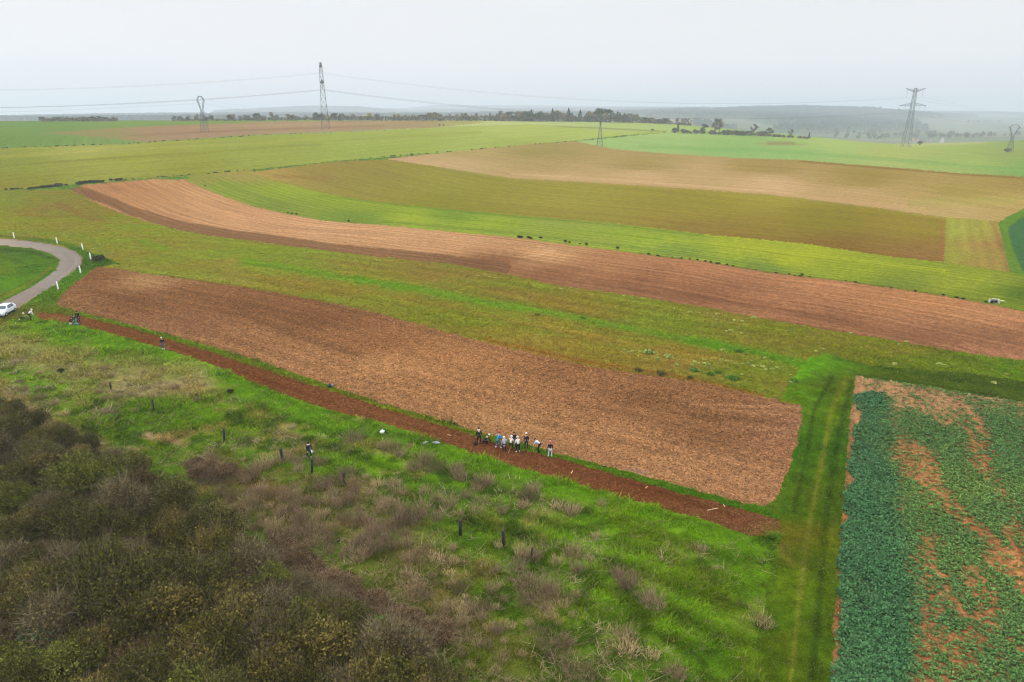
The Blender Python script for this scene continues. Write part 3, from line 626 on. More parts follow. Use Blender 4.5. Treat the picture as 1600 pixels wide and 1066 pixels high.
def blades(X, Y, Z, T, per, h, w, spread, lean=.5, tanp=.12, jit=.35):
    n = len(X) * per; P = np.repeat(np.c_[X, Y, Z], per, 0); T = np.repeat(T, per, 0)
    dist = np.hypot(P[:, 0], P[:, 1]); ls = np.clip(dist / 55, .7, 1.8)
    P[:, :2] += rng.normal(size=(n, 2)) * (spread * ls)[:, None]; P[:, 2] -= .03
    hh = np.repeat(h, per) * (.6 + .8 * rng.random(n)) if hasattr(h, '__len__') else h * (.6 + .8 * rng.random(n))
    d = rng.normal(size=(n, 2)) * lean + np.array([.12, -.18])
    tip = P + np.c_[d * hh[:, None], hh]
    th = rng.random(n) * math.pi; s = np.c_[np.cos(th), np.sin(th), 0 * th] * (w * ls)[:, None]
    tan = (rng.random(n) < tanp)[:, None]; T = np.where(tan, lin((165, 150, 98)) * .75, T) * (1 + jit * (rng.random((n, 1)) * 2 - 1))
    V = np.stack([P - s, P + s, tip], 1).reshape(-1, 3)
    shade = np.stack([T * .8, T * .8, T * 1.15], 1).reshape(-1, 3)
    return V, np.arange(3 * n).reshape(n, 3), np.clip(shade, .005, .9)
X, Y, Z, k = sample(['rough_grassland'], 165000, 125, .25)
hn = fbm(X * .35, Y * .35, 61, 3); hh = .08 + 1.0 * np.clip(hn - .42, 0, 1)
T = tints(X, Y, Z, k) * np.array([2.15, 2.0, 1.6]) * (.7 + .6 * rng.random((len(X), 1)))
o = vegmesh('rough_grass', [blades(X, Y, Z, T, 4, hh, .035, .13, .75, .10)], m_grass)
tag(o, 'uneven rough grass, bright green with faded tan tufts, covering the foreground bank', 'grass', kind='stuff')
X, Y, Z, k = sample(['rough_grassland'], 16000, 115, .3)
px, py = proj(X, Y, Z); q = fbm(X * .25, Y * .3, 101, 4) * .7 + fbm(X * 1.1, Y * 1.1, 103, 2) * .3
w_ = np.maximum(np.clip((q - .47) * 8, .05, 1), np.clip(1.6 - polydist(px, py, [(0, 550), (120, 578), (310, 594)])[0] / 36, 0, .9) * np.clip((q - .4) * 5, 0, 1)) * np.clip((1200 - px) / 500, .25, 1) * np.clip((polydist(px, py, [(90,505),(200,530),(330,575),(480,640),(700,705),(1000,790),(1190,850)])[0]) / 60, .05, 1)
kp = rng.random(len(X)) < w_; X, Y, Z = X[kp], Y[kp], Z[kp]
T = lin([(168, 150, 112), (150, 128, 98), (184, 168, 124), (128, 108, 84)])[rng.integers(0, 4, len(X))] * 1.0
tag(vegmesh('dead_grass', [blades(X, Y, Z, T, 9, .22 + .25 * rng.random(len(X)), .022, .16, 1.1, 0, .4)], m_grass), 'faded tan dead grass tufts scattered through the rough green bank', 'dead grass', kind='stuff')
X, Y, Z, k = sample(['grass_lane', 'lane_verge', 'roadside_verge', 'inner_meadow'], 60000, 175, .2)
T = tints(X, Y, Z, k) * 1.5; hh = .06 + .2 * np.clip(fbm(X * .5, Y * .5, 67, 3) - .35, 0, 1) + .12 * np.isin(k, [i for i, f in enumerate(FIELDS) if f['name'] in ('lane_verge', 'roadside_verge')])
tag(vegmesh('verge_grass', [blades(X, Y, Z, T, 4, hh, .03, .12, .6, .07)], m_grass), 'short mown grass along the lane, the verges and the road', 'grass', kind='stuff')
X, Y, Z, k = sample(['weedy_green_field'], 50000, 240, .3)
T = tints(X, Y, Z, k) * np.array([1.55, 1.4, 1.3])
tag(vegmesh('regrowth_grass', [blades(X, Y, Z, T, 3, .16 + 0 * X, .035, .14, .7, .14)], m_grass), 'thin green regrowth and straw on the middle stubble field', 'grass', kind='stuff')

# rape plants
mr = np.isin(fid, [i for i, f in enumerate(FIELDS) if f['name'] == 'rape_field_soil'])
X, Y, Z, k = sample(['rape_field_soil'], 78000, 135, 1.0)
px, py = proj(X, Y, Z)
wob = (fbm(X * .3, Y * .3, 95, 4) - .5) * 30; dense = inpoly(px + wob, py + wob * .5, [(1345,618),(1388,628),(1392,700),(1402,760),(1422,830),(1432,900),(1420,1000),(1412,1200),(1306,1200),(1316,960),(1322,860),(1345,780),(1348,700),(1342,650)])
edge = np.clip((px + (fbm(Y * .5, X * 0 + 3, 99, 3) - .5) * 34 - np.interp(py, [590, 680, 850, 1066], [1341, 1331, 1312, 1300])) / 9, 0, 1) * np.clip((py - np.interp(px, [1340, 1460, 1600], [612, 632, 655])) / 12 + .6, .35, 1)
rw_ = (X - np.interp(Y, [20, 45, 60, 100], [0, 0, 0, 0]))
pn = fbm(X * .38, Y * .13, 71, 4) * .75 + fbm(X * .9, Y * .3, 73, 3) * .35
p = np.clip((pn - .51) * 5.5, .10, .82)
for pl, wd, v in [([(1388,632),(1393,680)],14,.05),([(1392,700),(1405,735),(1408,790)],13,.12),([(1502,650),(1530,700),(1560,760),(1600,850)],20,.18),([(1440,730),(1475,745),(1500,760)],26,.1),([(1450,850),(1460,960),(1440,1066)],30,.25),([(1520,900),(1545,960),(1500,1030)],46,.22),([(1560,800),(1590,870),(1600,900)],10,.03),([(1410,930),(1408,1066)],12,.2),([(1310,700),(1322,760),(1312,860),(1304,960)],7,.25),
                  ([(1420,660),(1480,690),(1500,760),(1560,800)],34,.9),([(1570,650),(1590,740),(1620,800)],50,.92),([(1420,800),(1470,820),(1520,860)],34,.85)]:
    d, _, _ = polydist(px, py, pl); a = np.clip(1.5 - d / (wd * .5), 0, 1); p = p * (1 - a) + v * a
soft = np.clip(1.25 - np.abs(px - 1395 - 2 * wob) / 45, 0, .9); dw = np.clip(.5 + (np.interp(py, [618, 700, 760, 830, 900, 1000, 1200], [1386, 1392, 1402, 1418, 1428, 1418, 1410]) + wob * 1.4 - px) / 46, 0, 1) * (py > 612); p = np.maximum(p, dw * 1.2) * edge
keep = rng.random(len(X)) < p
X, Y, Z, dw = X[keep], Y[keep], Z[keep], dw[keep]; dense = dw > .5
n = len(X); per = 7
bl = np.clip(fbm(X * .15, Y * .15, 77, 3) * 1.6 - .3, 0, 1)[:, None]
dw = (dw * (.7 + .5 * vnoise(X * .5, Y * .3, 111)))[:, None]; dw = np.clip(dw, 0, 1) * .9; c0 = (lin((74, 114, 74)) * dw + (lin((108, 134, 66)) * (1 - bl) + lin((80, 116, 68)) * bl) * (1 - dw)) * .95
an = rng.random((n, per)) * 6.283; ln = (.10 + .12 * rng.random((n, per))) * np.where(dense, 1.15, .95)[:, None]; el = .15 + .9 * rng.random((n, per))
B = np.repeat(np.c_[X, Y, Z + .04], per, 0); an = an.ravel(); ln = ln.ravel(); el = el.ravel()
d = np.c_[np.cos(an) * np.cos(el), np.sin(an) * np.cos(el), np.sin(el)] * ln[:, None]
s = np.c_[-np.sin(an), np.cos(an), 0 * an] * (.045 + .04 * rng.random(len(an)))[:, None]
V = np.stack([B + d * .25, B + d * .8 + s, B + d * 1.25 + np.array([0, 0, -.03]), B + d * .8 - s], 1).reshape(-1, 3)
T = np.repeat(c0 * (.7 + .6 * rng.random((n, 1))), per, 0) * (.55 + .9 * rng.random((n * per, 1)))
T = np.repeat(T, 4, 0)
tag(vegmesh('rape_crop', [(V, np.arange(4 * n * per).reshape(-1, 4), T)], m_grass), 'dark blue green rape plants in ragged rows with bare orange gaps', 'crop', kind='stuff')

# clods and straw on the ploughed land
def clods(names, n, ymax, cols, s0, s1, label, nm):
    X, Y, Z, k = sample(names, n, ymax, .35)
    s = s0 + (s1 - s0) * rng.random(n) ** 2; s = s * np.clip(np.hypot(X, Y) / 70, .8, 1.05)
    P = np.c_[X, Y, Z]; o_ = rng.normal(size=(n, 4, 3)) * np.array([.45, .45, .2]); base = np.array([[-1, -.7, -.1], [1, -.6, -.1], [0, 1, -.1], [0, 0, .75]])
    V = (P[:, None] + (base + o_) * s[:, None, None]).reshape(-1, 3)
    q = np.arange(n)[:, None] * 4; F = np.concatenate([q + [0, 1, 3], q + [1, 2, 3], q + [2, 0, 3]])
    c = tints(X, Y, Z, k) * rng.choice([.5, .78, 1.05, 1.35, 1.85], (n, 1), p=[.24, .22, .2, .2, .14]) * (.85 + .3 * rng.random((n, 1)))
    tag(vegmesh(nm, [(V, F, np.repeat(c, 4, 0))], m_grass), label, 'soil clods', kind='stuff')
clods(['big_ploughed_field'], 70000, 140, [(150, 108, 76), (172, 124, 88), (128, 92, 64), (206, 162, 118), (110, 76, 54)], .04, .14, 'loose clods and straw bits lying on the big ploughed field', 'soil_clods')
clods(['soil_strip'], 16000, 130, [(120, 80, 52), (100, 64, 42), (140, 96, 64), (186, 140, 100)], .03, .11, 'dark reddish clods turned up along the narrow dug strip', 'strip_clods')
clods(['rape_field_soil'], 14000, 120, [(190, 135, 90), (170, 115, 74), (215, 170, 125)], .04, .12, 'orange clods and stones between the rape plants', 'field_stones')

# ------------------------------------------------------------ plants that are things of their own
def blob_points(n, lumps, shell=.55, r=rng):
    """points in the outer part of several lumps (cx, cy, cz, rx, ry, rz)"""
    L = np.array(lumps); w = (L[:, 3] * L[:, 4] * L[:, 5]) ** .67; k = r.choice(len(L), n, p=w / w.sum())
    d = unit(r.normal(size=(n, 3))); d[:, 2] = np.where(d[:, 2] < -.3, -d[:, 2], d[:, 2])
    rad = shell + (1 - shell) * r.random(n) ** .6
    wob = 1 + .22 * np.sin(d[:, 0] * 5 + k) * np.sin(d[:, 1] * 6 + k * 2)
    return L[k, :3] + d * L[k, 3:6] * (rad * wob)[:, None], k
def shrub(name, rad, hgt, nl, nt, leafc, twigc, ls, lumps=7, stemc=(70, 58, 46)):
    root = empty(name, (0, 0, 0))
    lp = []
    for i in range(lumps):
        a = rng.random() * 6.28; q = rad * .62 * math.sqrt(rng.random()); s = rad * (.38 + .3 * rng.random())
        hh = hgt * (.45 + .3 * rng.random()) * (1 - .35 * q / rad)
        lp.append((math.cos(a) * q, math.sin(a) * q, hh, s, s, min(s * .9, hgt * .45)))
    P, k = blob_points(nl, lp); P[:, 2] = np.maximum(P[:, 2], .05)
    lc = lin(leafc)[rng.integers(0, len(leafc), lumps)][k] * (rng.uniform(.75, 1.3, lumps)[k])[:, None] * (.75 + .5 * vnoise(P[:, 0] * 2.2, P[:, 1] * 2.2 + P[:, 2] * 2, 5))[:, None]
    parts = [leaves(P, ls, lc * .95, .42, 1.0, .5)]
    if nt:
        Q, k2 = blob_points(nt, lp, .8); L = np.array(lp); A = L[k2, :3] * np.array([.8, .8, .75]) + rng.normal(size=(nt, 3)) * rad * .12
        Q2 = A + (Q - A) * (1.06 + .22 * rng.random((nt, 1)))
        parts.append(sticks(A, Q2, ls * .22, lin(twigc) * .9, .5))
        M = A + (Q2 - A) * (.5 + .3 * rng.random((nt, 1))); E_ = M + (Q2 - A) * .35 + rng.normal(size=(nt, 3)) * rad * .13
        parts.append(sticks(M, E_, ls * .17, lin(twigc) * 1.15, .6))
    vegmesh('foliage', parts, None, root)
    segs = [((rng.normal() * .1 * rad, rng.normal() * .1 * rad, -.15), (l[0] * .8, l[1] * .8, l[2]), .05 * rad, .015 * rad) for l in lp]
    V, F = tubes(segs, 4); vegmesh('stems', [(V, F, tv(V, lin(stemc)))], None, root)
    return Spots(root)
def tree(name, h, cr, kind, leafc, nl, ls, trunkc=(72, 64, 56)):
    root = empty(name, (0, 0, 0)); segs = []; lp = []
    th = h * (.2 if kind != 'conifer' else .95)
    segs.append(((0, 0, -.3), (0, 0, th * .5), .022 * h, .018 * h)); segs.append(((0, 0, th * .5), (.01 * h, 0, th), .018 * h, .012 * h if kind != 'conifer' else .003 * h))
    if kind == 'conifer':
        n = nl; z = rng.random(n) ** 1.2 * .9 + .08; r_ = cr * (1 - z) ** .8 * (.45 + .55 * rng.random(n) ** .5); a = rng.random(n) * 6.28
        P = np.c_[np.cos(a) * r_, np.sin(a) * r_, z * h + r_ * -.15]
        P[:, 0] *= 1 + .15 * np.sin(a * 3 + z * 14)
        parts = [leaves(P, ls, lin(leafc)[rng.integers(0, len(leafc), n)], .4, .8, .4)]
        for q in range(9):
            zz = h * (.15 + .08 * q); aa = q * 2.4; rr = cr * (1 - zz / h) * .8; segs.append(((0, 0, zz), (math.cos(aa) * rr, math.sin(aa) * rr, zz - .03 * h), .006 * h, .002 * h))
    else:
        m = 9
        for i in range(m):
            a = i * 2.4 + rng.random(); q = cr * (.2 + .55 * rng.random()); zt = h * (.26 + .5 * rng.random())
            e_ = (math.cos(a) * q, math.sin(a) * q, zt); segs.append(((0, 0, th * (.75 + .25 * rng.random())), e_, .010 * h, .003 * h))
            lp.append((*e_, cr * .46, cr * .46, h * .2))
            for j in range(2): segs.append((e_, tuple(np.array(e_) + rng.normal(size=3) * cr * .25 + [0, 0, h * .08]), .003 * h, .001 * h))
        lp.append((0, 0, h * .8, cr * .42, cr * .42, h * .18))
        P, k = blob_points(nl, lp, .45)
        lc = lin(leafc)[rng.integers(0, len(leafc), len(lp))][k] * 1.5
        parts = []
        if kind == 'bare':
            L = np.array(lp); A = L[k, :3]; parts.append(sticks(A, A + (P - A) * 1.25, ls * .6, lc, .3)); parts.append(leaves(P[::2], ls * .8, lc[::2], .4))
        else: parts.append(leaves(P, ls, lc, .45, 1.0, .4))
    V, F = tubes(segs, 5); vegmesh('trunk', [(V, F, tv(V, lin(trunkc)))], None, root)
    vegmesh('crown', parts, None, root)
    return Spots(root)

# --- dry weed clumps standing in the rough grass
def weedclump(h, rad, n, col):
    root = empty('dry_weed_clump', (0, 0, 0)); a = rng.random(n) * 6.28; q = rad * rng.random(n) ** .6
    A = np.c_[np.cos(a) * q, np.sin(a) * q, -.05 + 0 * a]; out = rng.normal(size=(n, 3)) * .33 + np.c_[np.cos(a), np.sin(a), 0 * a] * .28 * (q / rad)[:, None]
    hh = h * (.55 + .5 * rng.random(n)); B = A + np.c_[out[:, :2] * hh[:, None], hh]
    parts = [sticks(A, B, .014, lin(col) * 1.1, .6)]
    for j in range(4):
        M = A + (B - A) * (.4 + .5 * rng.random((n, 1))); E_ = M + (B - A) * .3 + rng.normal(size=(n, 3)) * .08
        parts.append(sticks(M, E_, .013, lin(col) * 1.1, .5))
    parts.append(leaves(A + (B - A) * (.7 + .3 * rng.random((n, 1))), .022, lin(col) * 1.0, .5))
    V, F, T = join(parts); o = mesh_np('stalks', V, F, m_veg, attrs={'tint': ('C', T)}); kid(root, o)
    b = unit(rng.normal(size=(60, 3))) * np.array([rad * 1.1, rad * 1.1, .0]) * rng.random((60, 1))
    vegmesh('basal_leaves', [sticks(b, b * 1.3 + np.array([0, 0, .25]), .03, lin((104, 116, 50)) * .8, .4)], None, root)
    return Spots(root)
WC = [weedclump(h, r_, n, c) for h, r_, n, c in [(1.25, .6, 110, (152, 132, 102)), (1.0, .8, 130, (142, 122, 94)), (1.4, .65, 110, (134, 114, 90)), (.75, .7, 100, (172, 152, 112)), (1.1, 1.1, 170, (124, 106, 82))]]
def wlabel(px, py):
    if py > 850: q = 'left' if px < 700 else ('middle' if px < 850 else 'right'); return 'dry tan weed clump in the lower rough grass, ' + q + ' part', 'dry weed clumps low on the bank, ' + q
    if px < 420: return 'dry tan weed clump on the upper left of the bank', 'dry weed clumps on the left bank'
    if px < 690 and py > 700: return 'tall brown dry weed clump in the dense patch among the dark tree guards', 'dry weeds in the dense patch'
    return 'dry brown weed clump on the slope below the diggers', 'dry weed clumps on the open slope'
wp = [(553,692,1,1.25),(612,702,4,1.1),(625,712,1,1),(598,700,3,.9),(456,668,3,.9),(640,700,3,.8),(665,725,0,1.2),(678,735,4,1.1),(648,735,1,1),(712,740,0,1.1),(718,750,2,.9),(752,760,2,1.2),(764,755,0,1),(745,765,3,.9),(826,775,4,1.2),(818,790,3,1),(835,768,0,1),(870,795,3,1),(893,805,0,1),(900,798,3,.8),(940,790,3,.7),(657,808,0,1.2),(660,800,2,1),(682,812,0,1),(816,870,0,.9),(835,875,2,1),(895,870,1,1.1),(902,895,2,1),(870,882,3,.8),(920,880,3,.8),(975,920,2,1.2),(985,915,1,1.1),(965,905,0,1),(1020,955,0,1.1),(1012,945,2,1),(900,930,3,.7),(852,955,0,1),(835,930,4,1.1),(822,945,4,1),(860,935,1,1.1),(975,1000,1,.9),(980,1022,3,1.1),(1018,1030,3,.9),(870,1020,4,1),(905,1062,4,1.2),(1055,1058,1,1),(1190,975,3,1),(1095,860,3,.8),(1120,890,3,.6),(930,840,3,.8),(780,855,3,.8)]
def inp1(px, py, P): return bool(inpoly(np.array([px]), np.array([py]), P)[0])
def scat(P, n, md, protos, s0=.7, s1=1.15):
    xs = [p[0] for p in P]; ys = [p[1] for p in P]; out = []
    for _ in range(n * 30):
        px = rng.uniform(min(xs), max(xs)); py = rng.uniform(min(ys), max(ys))
        if inp1(px, py, P) and all((px - q[0]) ** 2 + ((py - q[1]) * 1.6) ** 2 > md * md for q in out): out.append((px, py, int(rng.choice(protos)), rng.uniform(s0, s1)))
        if len(out) >= n: break
    return out
wp += scat([(372,735),(430,712),(520,730),(600,770),(650,815),(640,860),(560,880),(470,870),(400,820)], 95, 11, [0, 1, 2, 4, 0, 2])
wp += scat([(560,745),(700,760),(860,800),(760,810),(640,790)], 12, 20, [0, 3, 1])
wp += scat([(620,850),(760,860),(900,940),(900,1020),(720,1000),(640,930)], 42, 17, [0, 1, 3, 3, 4], .45, 1.0)
wp += scat([(560,880),(700,900),(840,1040),(700,1066),(600,960)], 20, 18, [3, 3, 1], .5, .85)
wp += scat([(0,565),(110,570),(310,585),(320,625),(200,650),(60,650),(0,620)], 34, 15, [3, 1], .5, .9)
wp += scat([(290,730),(330,760),(400,830),(420,860),(370,790),(330,720)], 14, 14, [4, 2], .7, 1)
for (px, py, k, s) in wp:
    c = at(px, py); l, g = wlabel(px, py)
    WC[k].put((c.x, c.y, gz(c.x, c.y)), rng.random() * 6.28, s * rng.uniform(.55, .92), label=l, cat='dry weeds', group=g)

# --- brambles: low red brown tangles
BR = [shrub('bramble_thicket', 1.15, .85, 2200, 1300, [(84, 68, 46), (76, 66, 42), (92, 74, 50)], (138, 114, 88), .04, 7) for _ in range(2)]
bp = [(305,725),(325,735),(345,745),(315,745),(360,735)] + scat([(415,855),(440,850),(500,890),(560,930),(620,960),(700,995),(690,1015),(600,990),(520,945),(440,890)], 30, 13, [0], 1, 1)
for i, q in enumerate(bp):
    c = at(q[0], q[1]); s = rng.uniform(.7, 1.15)
    if i < 5: kw = dict(label='low dark red bramble above the dense dry weeds', group='brambles above the dry weeds')
    else: kw = dict(label='low red brown bramble along the scrub edge', group='brambles along the scrub edge')
    BR[i % 2].put((c.x, c.y, gz(c.x, c.y)), rng.random() * 6.28, (s, s, s * .8), cat='bramble', **kw)

# --- the scrub in the lower left corner
SH = [shrub('scrub_bush', 2.4, 3.2, 9000, 1300, [(100, 96, 42), (82, 80, 36), (110, 98, 50)], (116, 102, 74), .058, 9),
      shrub('scrub_bush', 2.2, 2.8, 5200, 2400, [(104, 90, 58), (92, 80, 50), (108, 96, 62)], (122, 112, 88), .052, 9),
      shrub('scrub_bush', 2.6, 3.6, 8600, 1500, [(76, 76, 36), (84, 82, 38), (90, 78, 46)], (108, 98, 72), .058, 10),
      shrub('scrub_bush', 2.0, 2.4, 6200, 1500, [(96, 74, 50), (90, 78, 46), (84, 68, 44)], (112, 92, 70), .052, 8),
      shrub('scrub_bush', 2.1, 2.7, 8200, 900, [(96, 100, 36), (80, 88, 34), (90, 92, 40)], (120, 112, 76), .056, 8)]
KW = [('olive green leafy scrub bush', 0), ('grey brown twiggy scrub bush', 1), ('tall dark green scrub bush', 2), ('red brown scrub bush', 3), ('yellow green scrub bush', 4)]
sp = scat([(-90,695),(20,686),(75,700),(130,728),(210,756),(255,800),(315,850),(372,888),(420,930),(480,968),(545,1005),(600,1036),(670,1076),(700,1160),(560,1190),(-140,1190)], 130, 46, [0, 1, 2, 0, 2, 4, 0, 3, 2, 1], .6, 1.2)
sp += scat([(-60,640),(30,652),(90,690),(150,722),(215,748),(215,790),(120,780),(-60,720)], 30, 27, [0, 2, 1, 2], .45, .7) + scat([(205,760),(280,800),(370,862),(450,915),(530,975),(600,1015),(580,1040),(480,960),(380,900),(240,800)], 34, 25, [0, 1, 2, 3], .45, .7)
sp += [(20, 800, 4, .7), (5, 850, 4, .6), (430, 940, 4, .7)]
for (px, py, k, s) in sp:
    c = at(px, py); lab = KW[k][0]; zx = 'left' if px < 170 else ('middle' if px < 400 else 'right'); zone = 'in the ' + zx + ' part of the thicket' if py > 880 else 'on the upper ' + zx + ' thicket edge'
    SH[k].put((c.x, c.y, gz(c.x, c.y) - .1), rng.random() * 6.28, (s, s, s * rng.uniform(.9, 1.35)), label=lab + ' ' + zone, cat='bush', group=lab + ' ' + zone)
s = shrub('scrub_bush', 1.5, 2.6, 3600, 200, [(70, 96, 60), (84, 110, 74), (62, 86, 56)], (110, 110, 90), .085, 8)
c = at(62, 1042); s.put((c.x, c.y, gz(c.x, c.y)), 0, 1.15, label='blue green leafy bush standing out in the dark bottom left scrub', cat='bush')
s = shrub('scrub_bush', 1.0, 1.4, 1600, 120, [(106, 150, 30), (96, 136, 34)], (120, 112, 76), .07, 6)
c = at(590, 1000); s.put((c.x, c.y, gz(c.x, c.y)), 0, 1.0, label='small bright green bush at the lower right edge of the scrub', cat='bush')

# --- pale weeds in the middle stubble field
def rosette(nm, col, r_, n, ls):
    P = rng.normal(size=(n, 3)) * np.array([r_, r_, r_ * .35]) + np.array([0, 0, r_ * .5]); P[:, 2] = np.abs(P[:, 2])
    o = vegmesh(nm, [leaves(P, ls, lin(col), .3, .8, .7)]); return Spots(o)
PW = [rosette('pale_weed', (166, 172, 96), .17, 80, .09), rosette('pale_weed', (150, 166, 88), .24, 130, .10), rosette('green_weed', (80, 118, 44), .34, 190, .11), rosette('dark_weed', (84, 80, 46), .34, 190, .11)]
pw = [(1012,553,1,2.2),(1045,560,1,2.0),(1000,551,0,1.2),(1028,556,0,1),(975,548,0,1),(982,551,0,1),(988,550,0,1),(1085,567,0,1.3),(1092,569,0,1),(1100,570,0,1.3),(1108,571,0,1.2),(1128,563,0,1),(1134,566,0,1.2),(1142,566,0,1),(1160,570,0,1),(1176,573,0,1.3),(1182,572,0,1),(1192,574,0,1.8),(1196,578,0,1),(1208,577,0,1.2),(1215,575,1,1),
      (588,407,0,1.2),(594,408,0,1.4),(609,403,0,1.4),(616,403,0,1),(474,395,0,1.2),(480,395,0,1),(464,408,0,1),(415,382,0,1.2),(748,432,0,1),(758,431,0,1.2),(765,433,0,1),(775,434,0,1),(730,440,0,.9),
      (877,451,0,1.5),(893,449,0,1.1),(974,463,0,1.2),(989,464,0,1.3),(1004,467,0,1),(1052,483,0,1.2),(1078,487,0,1.3),(1093,489,0,1),(1104,484,0,1),(1116,494,0,1),(1122,490,0,1.3),(1133,493,0,1),(1147,500,0,1.2),(1160,502,0,1.5),(1179,496,0,1.6),(1121,499,0,1),(1142,517,0,1.4),(1135,518,0,1),(1158,522,0,1.2),(1130,548,0,1.3),(1329,521,0,1),(1404,539,0,1.2),(1417,535,0,1),(1397,569,0,1.5),(1468,568,0,1.4),(1475,570,0,1),(1553,597,0,1.5),(1574,585,0,1),(1286,545,0,1.5),(1275,548,0,1),
      (1155,551,2,1.2),(1085,581,2,1.2),(1110,587,2,1.2),(1122,584,2,1),(1145,594,2,1.6),(1240,598,2,1.2),(911,499,2,1),(840,493,3,.9),(220,345,0,1.2),(217,341,0,1),(271,362,0,1),(156,382,0,1),(365,405,0,1),(998,580,3,1.2),(1033,586,3,1.4),(1078,592,3,.9)]
pw += scat([(0,330),(240,360),(420,400),(420,440),(180,410),(150,380),(0,350)], 16, 12, [0], .5, .9)
pw += scat([(960,540),(1240,560),(1240,610),(1100,590),(960,560)], 22, 10, [0, 0, 1], .6, 1.1)
for (px, py, k, s) in pw:
    c = at(px, py)
    lab, g = [('pale yellowish weed clump dotted over the middle stubble field', 'pale weeds in the middle field'), ('pale leafy weed clump dotted over the middle stubble field', 'pale leafy weeds in the middle field'), ('dark green weed clump in the middle stubble field', 'green weeds in the middle field'), ('low dark brown weed beside the big ploughed field', 'dark weeds beside the ploughed field')][k]
    PW[k].put((c.x, c.y, gz(c.x, c.y)), rng.random() * 6.28, s * .62, label=lab, cat='weed', group=g)
# --- dark weeds along field edges
def edgeline(pl, n, s0, s1, kw, protos, jy=1.0, ps=1.0):
    P = np.array(pl, float); L = np.r_[0, np.cumsum(np.hypot(*np.diff(P, axis=0).T))]
    for t in np.sort(rng.random(n)) * L[-1]:
        px = np.interp(t, L, P[:, 0]); py = np.interp(t, L, P[:, 1]) + rng.normal() * jy * .4
        c = at(px, py); protos[int(rng.integers(len(protos)))].put((c.x, c.y, gz(c.x, c.y) - .05), rng.random() * 6.28, rng.uniform(s0, s1), **kw)
HB = [shrub('hedge_shrub', 1.0, 1.2, 320, 60, [(62, 66, 38), (54, 62, 34), (70, 62, 42)], (84, 74, 58), .17, 5), shrub('hedge_shrub', 1.3, 1.1, 320, 60, [(72, 78, 36), (60, 70, 34), (82, 72, 48)], (90, 80, 60), .17, 5)]
edgeline([(-60,301),(0,297),(60,294)], 40, .35, .6, dict(label='low hedge shrub along the field edge at the far left', cat='shrub', group='hedge shrubs at the left frame edge'), HB)
edgeline([(60,294),(130,287),(190,282)], 50, .5, .85, dict(label='dark green hedge shrub above the upper left corner of the tan strip', cat='shrub', group='hedge shrubs above the tan strip'), HB)
edgeline([(190,282),(250,277),(330,271),(400,265)], 46, .2, .42, dict(label='small hedge shrub thinning out towards the middle along the wheat field edge', cat='shrub', group='thin hedge shrubs below the wheat field'), HB)
edgeline([(0,232),(200,225),(400,212),(560,206),(690,199)], 90, .25, .5, dict(label='small dark shrub in the hedge line below the ridge ploughland', cat='shrub', group='shrubs below the ridge ploughland'), HB, .6)
edgeline([(560,249),(650,241),(720,236),(830,226),(900,220.5),(1000,210)], 46, .3, .55, dict(label='tiny dark shrub along the grassy track in the upper middle', cat='shrub', group='shrubs along the grassy track'), HB, .5)
edgeline([(808,371),(830,374)], 7, .35, .55, dict(label='dark weed tuft at the near edge of the bright green strip', cat='weed', group='dark weeds along the green strip'), HB)
for q in [(845,374),(883,379),(890,380),(906,382),(916,383),(450,334),(456,335),(463,336),(545,348),(1253,430),(320,291),(965,390)]:
    c = at(*q); HB[0].put((c.x, c.y, gz(c.x, c.y)), rng.random() * 6, rng.uniform(.25, .5), label='dark weed tuft at the near edge of the bright green strip', cat='weed', group='dark weeds along the green strip')
edgeline([(1000,396),(1100,408),(1200,425),(1330,441),(1560,475)], 46, .12, .3, dict(label='dark weed tuft at the near edge of the bright green strip', cat='weed', group='dark weeds along the green strip'), HB, .7)
c = at(155, 408); HB[1].put((c.x, c.y, gz(c.x, c.y)), 1, .9, label='dark bush on the verge where the road bends', cat='shrub')
for q in [(360,616,'small dark bush on the grass bank left of the lone person'), (95,582,'grey bush in the dry grass at the left of the bank')]:
    c = at(q[0], q[1]); HB[0].put((c.x, c.y, gz(c.x, c.y)), 1, .42, label=q[2], cat='shrub')

# --- trees on the ridge
TR = {
 'bare': [tree('bare_tree', 9, 3.3, 'bare', [(104, 92, 80), (92, 82, 72), (112, 96, 84)], 420, .26) for _ in range(2)],
 'olive': [tree('leafy_tree', 8, 3.4, 'leafy', [(92, 88, 52), (108, 98, 56), (80, 80, 48)], 520, .36) for _ in range(2)],
 'green': [tree('leafy_tree', 8, 3.6, 'leafy', [(58, 66, 44), (50, 60, 42)], 520, .36)],
 'yellow': [tree('leafy_tree', 7, 3.2, 'leafy', [(150, 142, 60), (136, 130, 60)], 460, .34)],
 'conifer': [tree('conifer', 10, 2.4, 'conifer', [(38, 50, 40), (46, 56, 42)], 520, .34)]}
TLAB = {'bare': 'bare grey brown tree', 'olive': 'olive tinted autumn tree', 'green': 'dark green leafy tree', 'yellow': 'yellowish autumn tree', 'conifer': 'dark pointed conifer'}
def ridge_tree(px, hpx, kind, zone, back=8):
    u = (px - 800) / 1118.; yc = float(crestY(np.array([u]))[0]) + back
    x = u * yc; z = gz(x, yc); sp_ = TR[kind][int(rng.integers(len(TR[kind])))]
    base = {'bare': 9, 'olive': 8, 'green': 8, 'yellow': 7, 'conifer': 10}[kind]
    # height wanted above the crest line seen at hpx pixels
    hm = hpx * yc * .95 / FPX + 0.02 * back
    s = hm / base
    sp_.put((x, yc, z - .3), rng.random() * 6.28, (s * rng.uniform(.9, 1.35), s * rng.uniform(.9, 1.35), s), label=TLAB[kind] + ' ' + zone[0], cat='tree', group=TLAB[kind] + ' ' + zone[1])
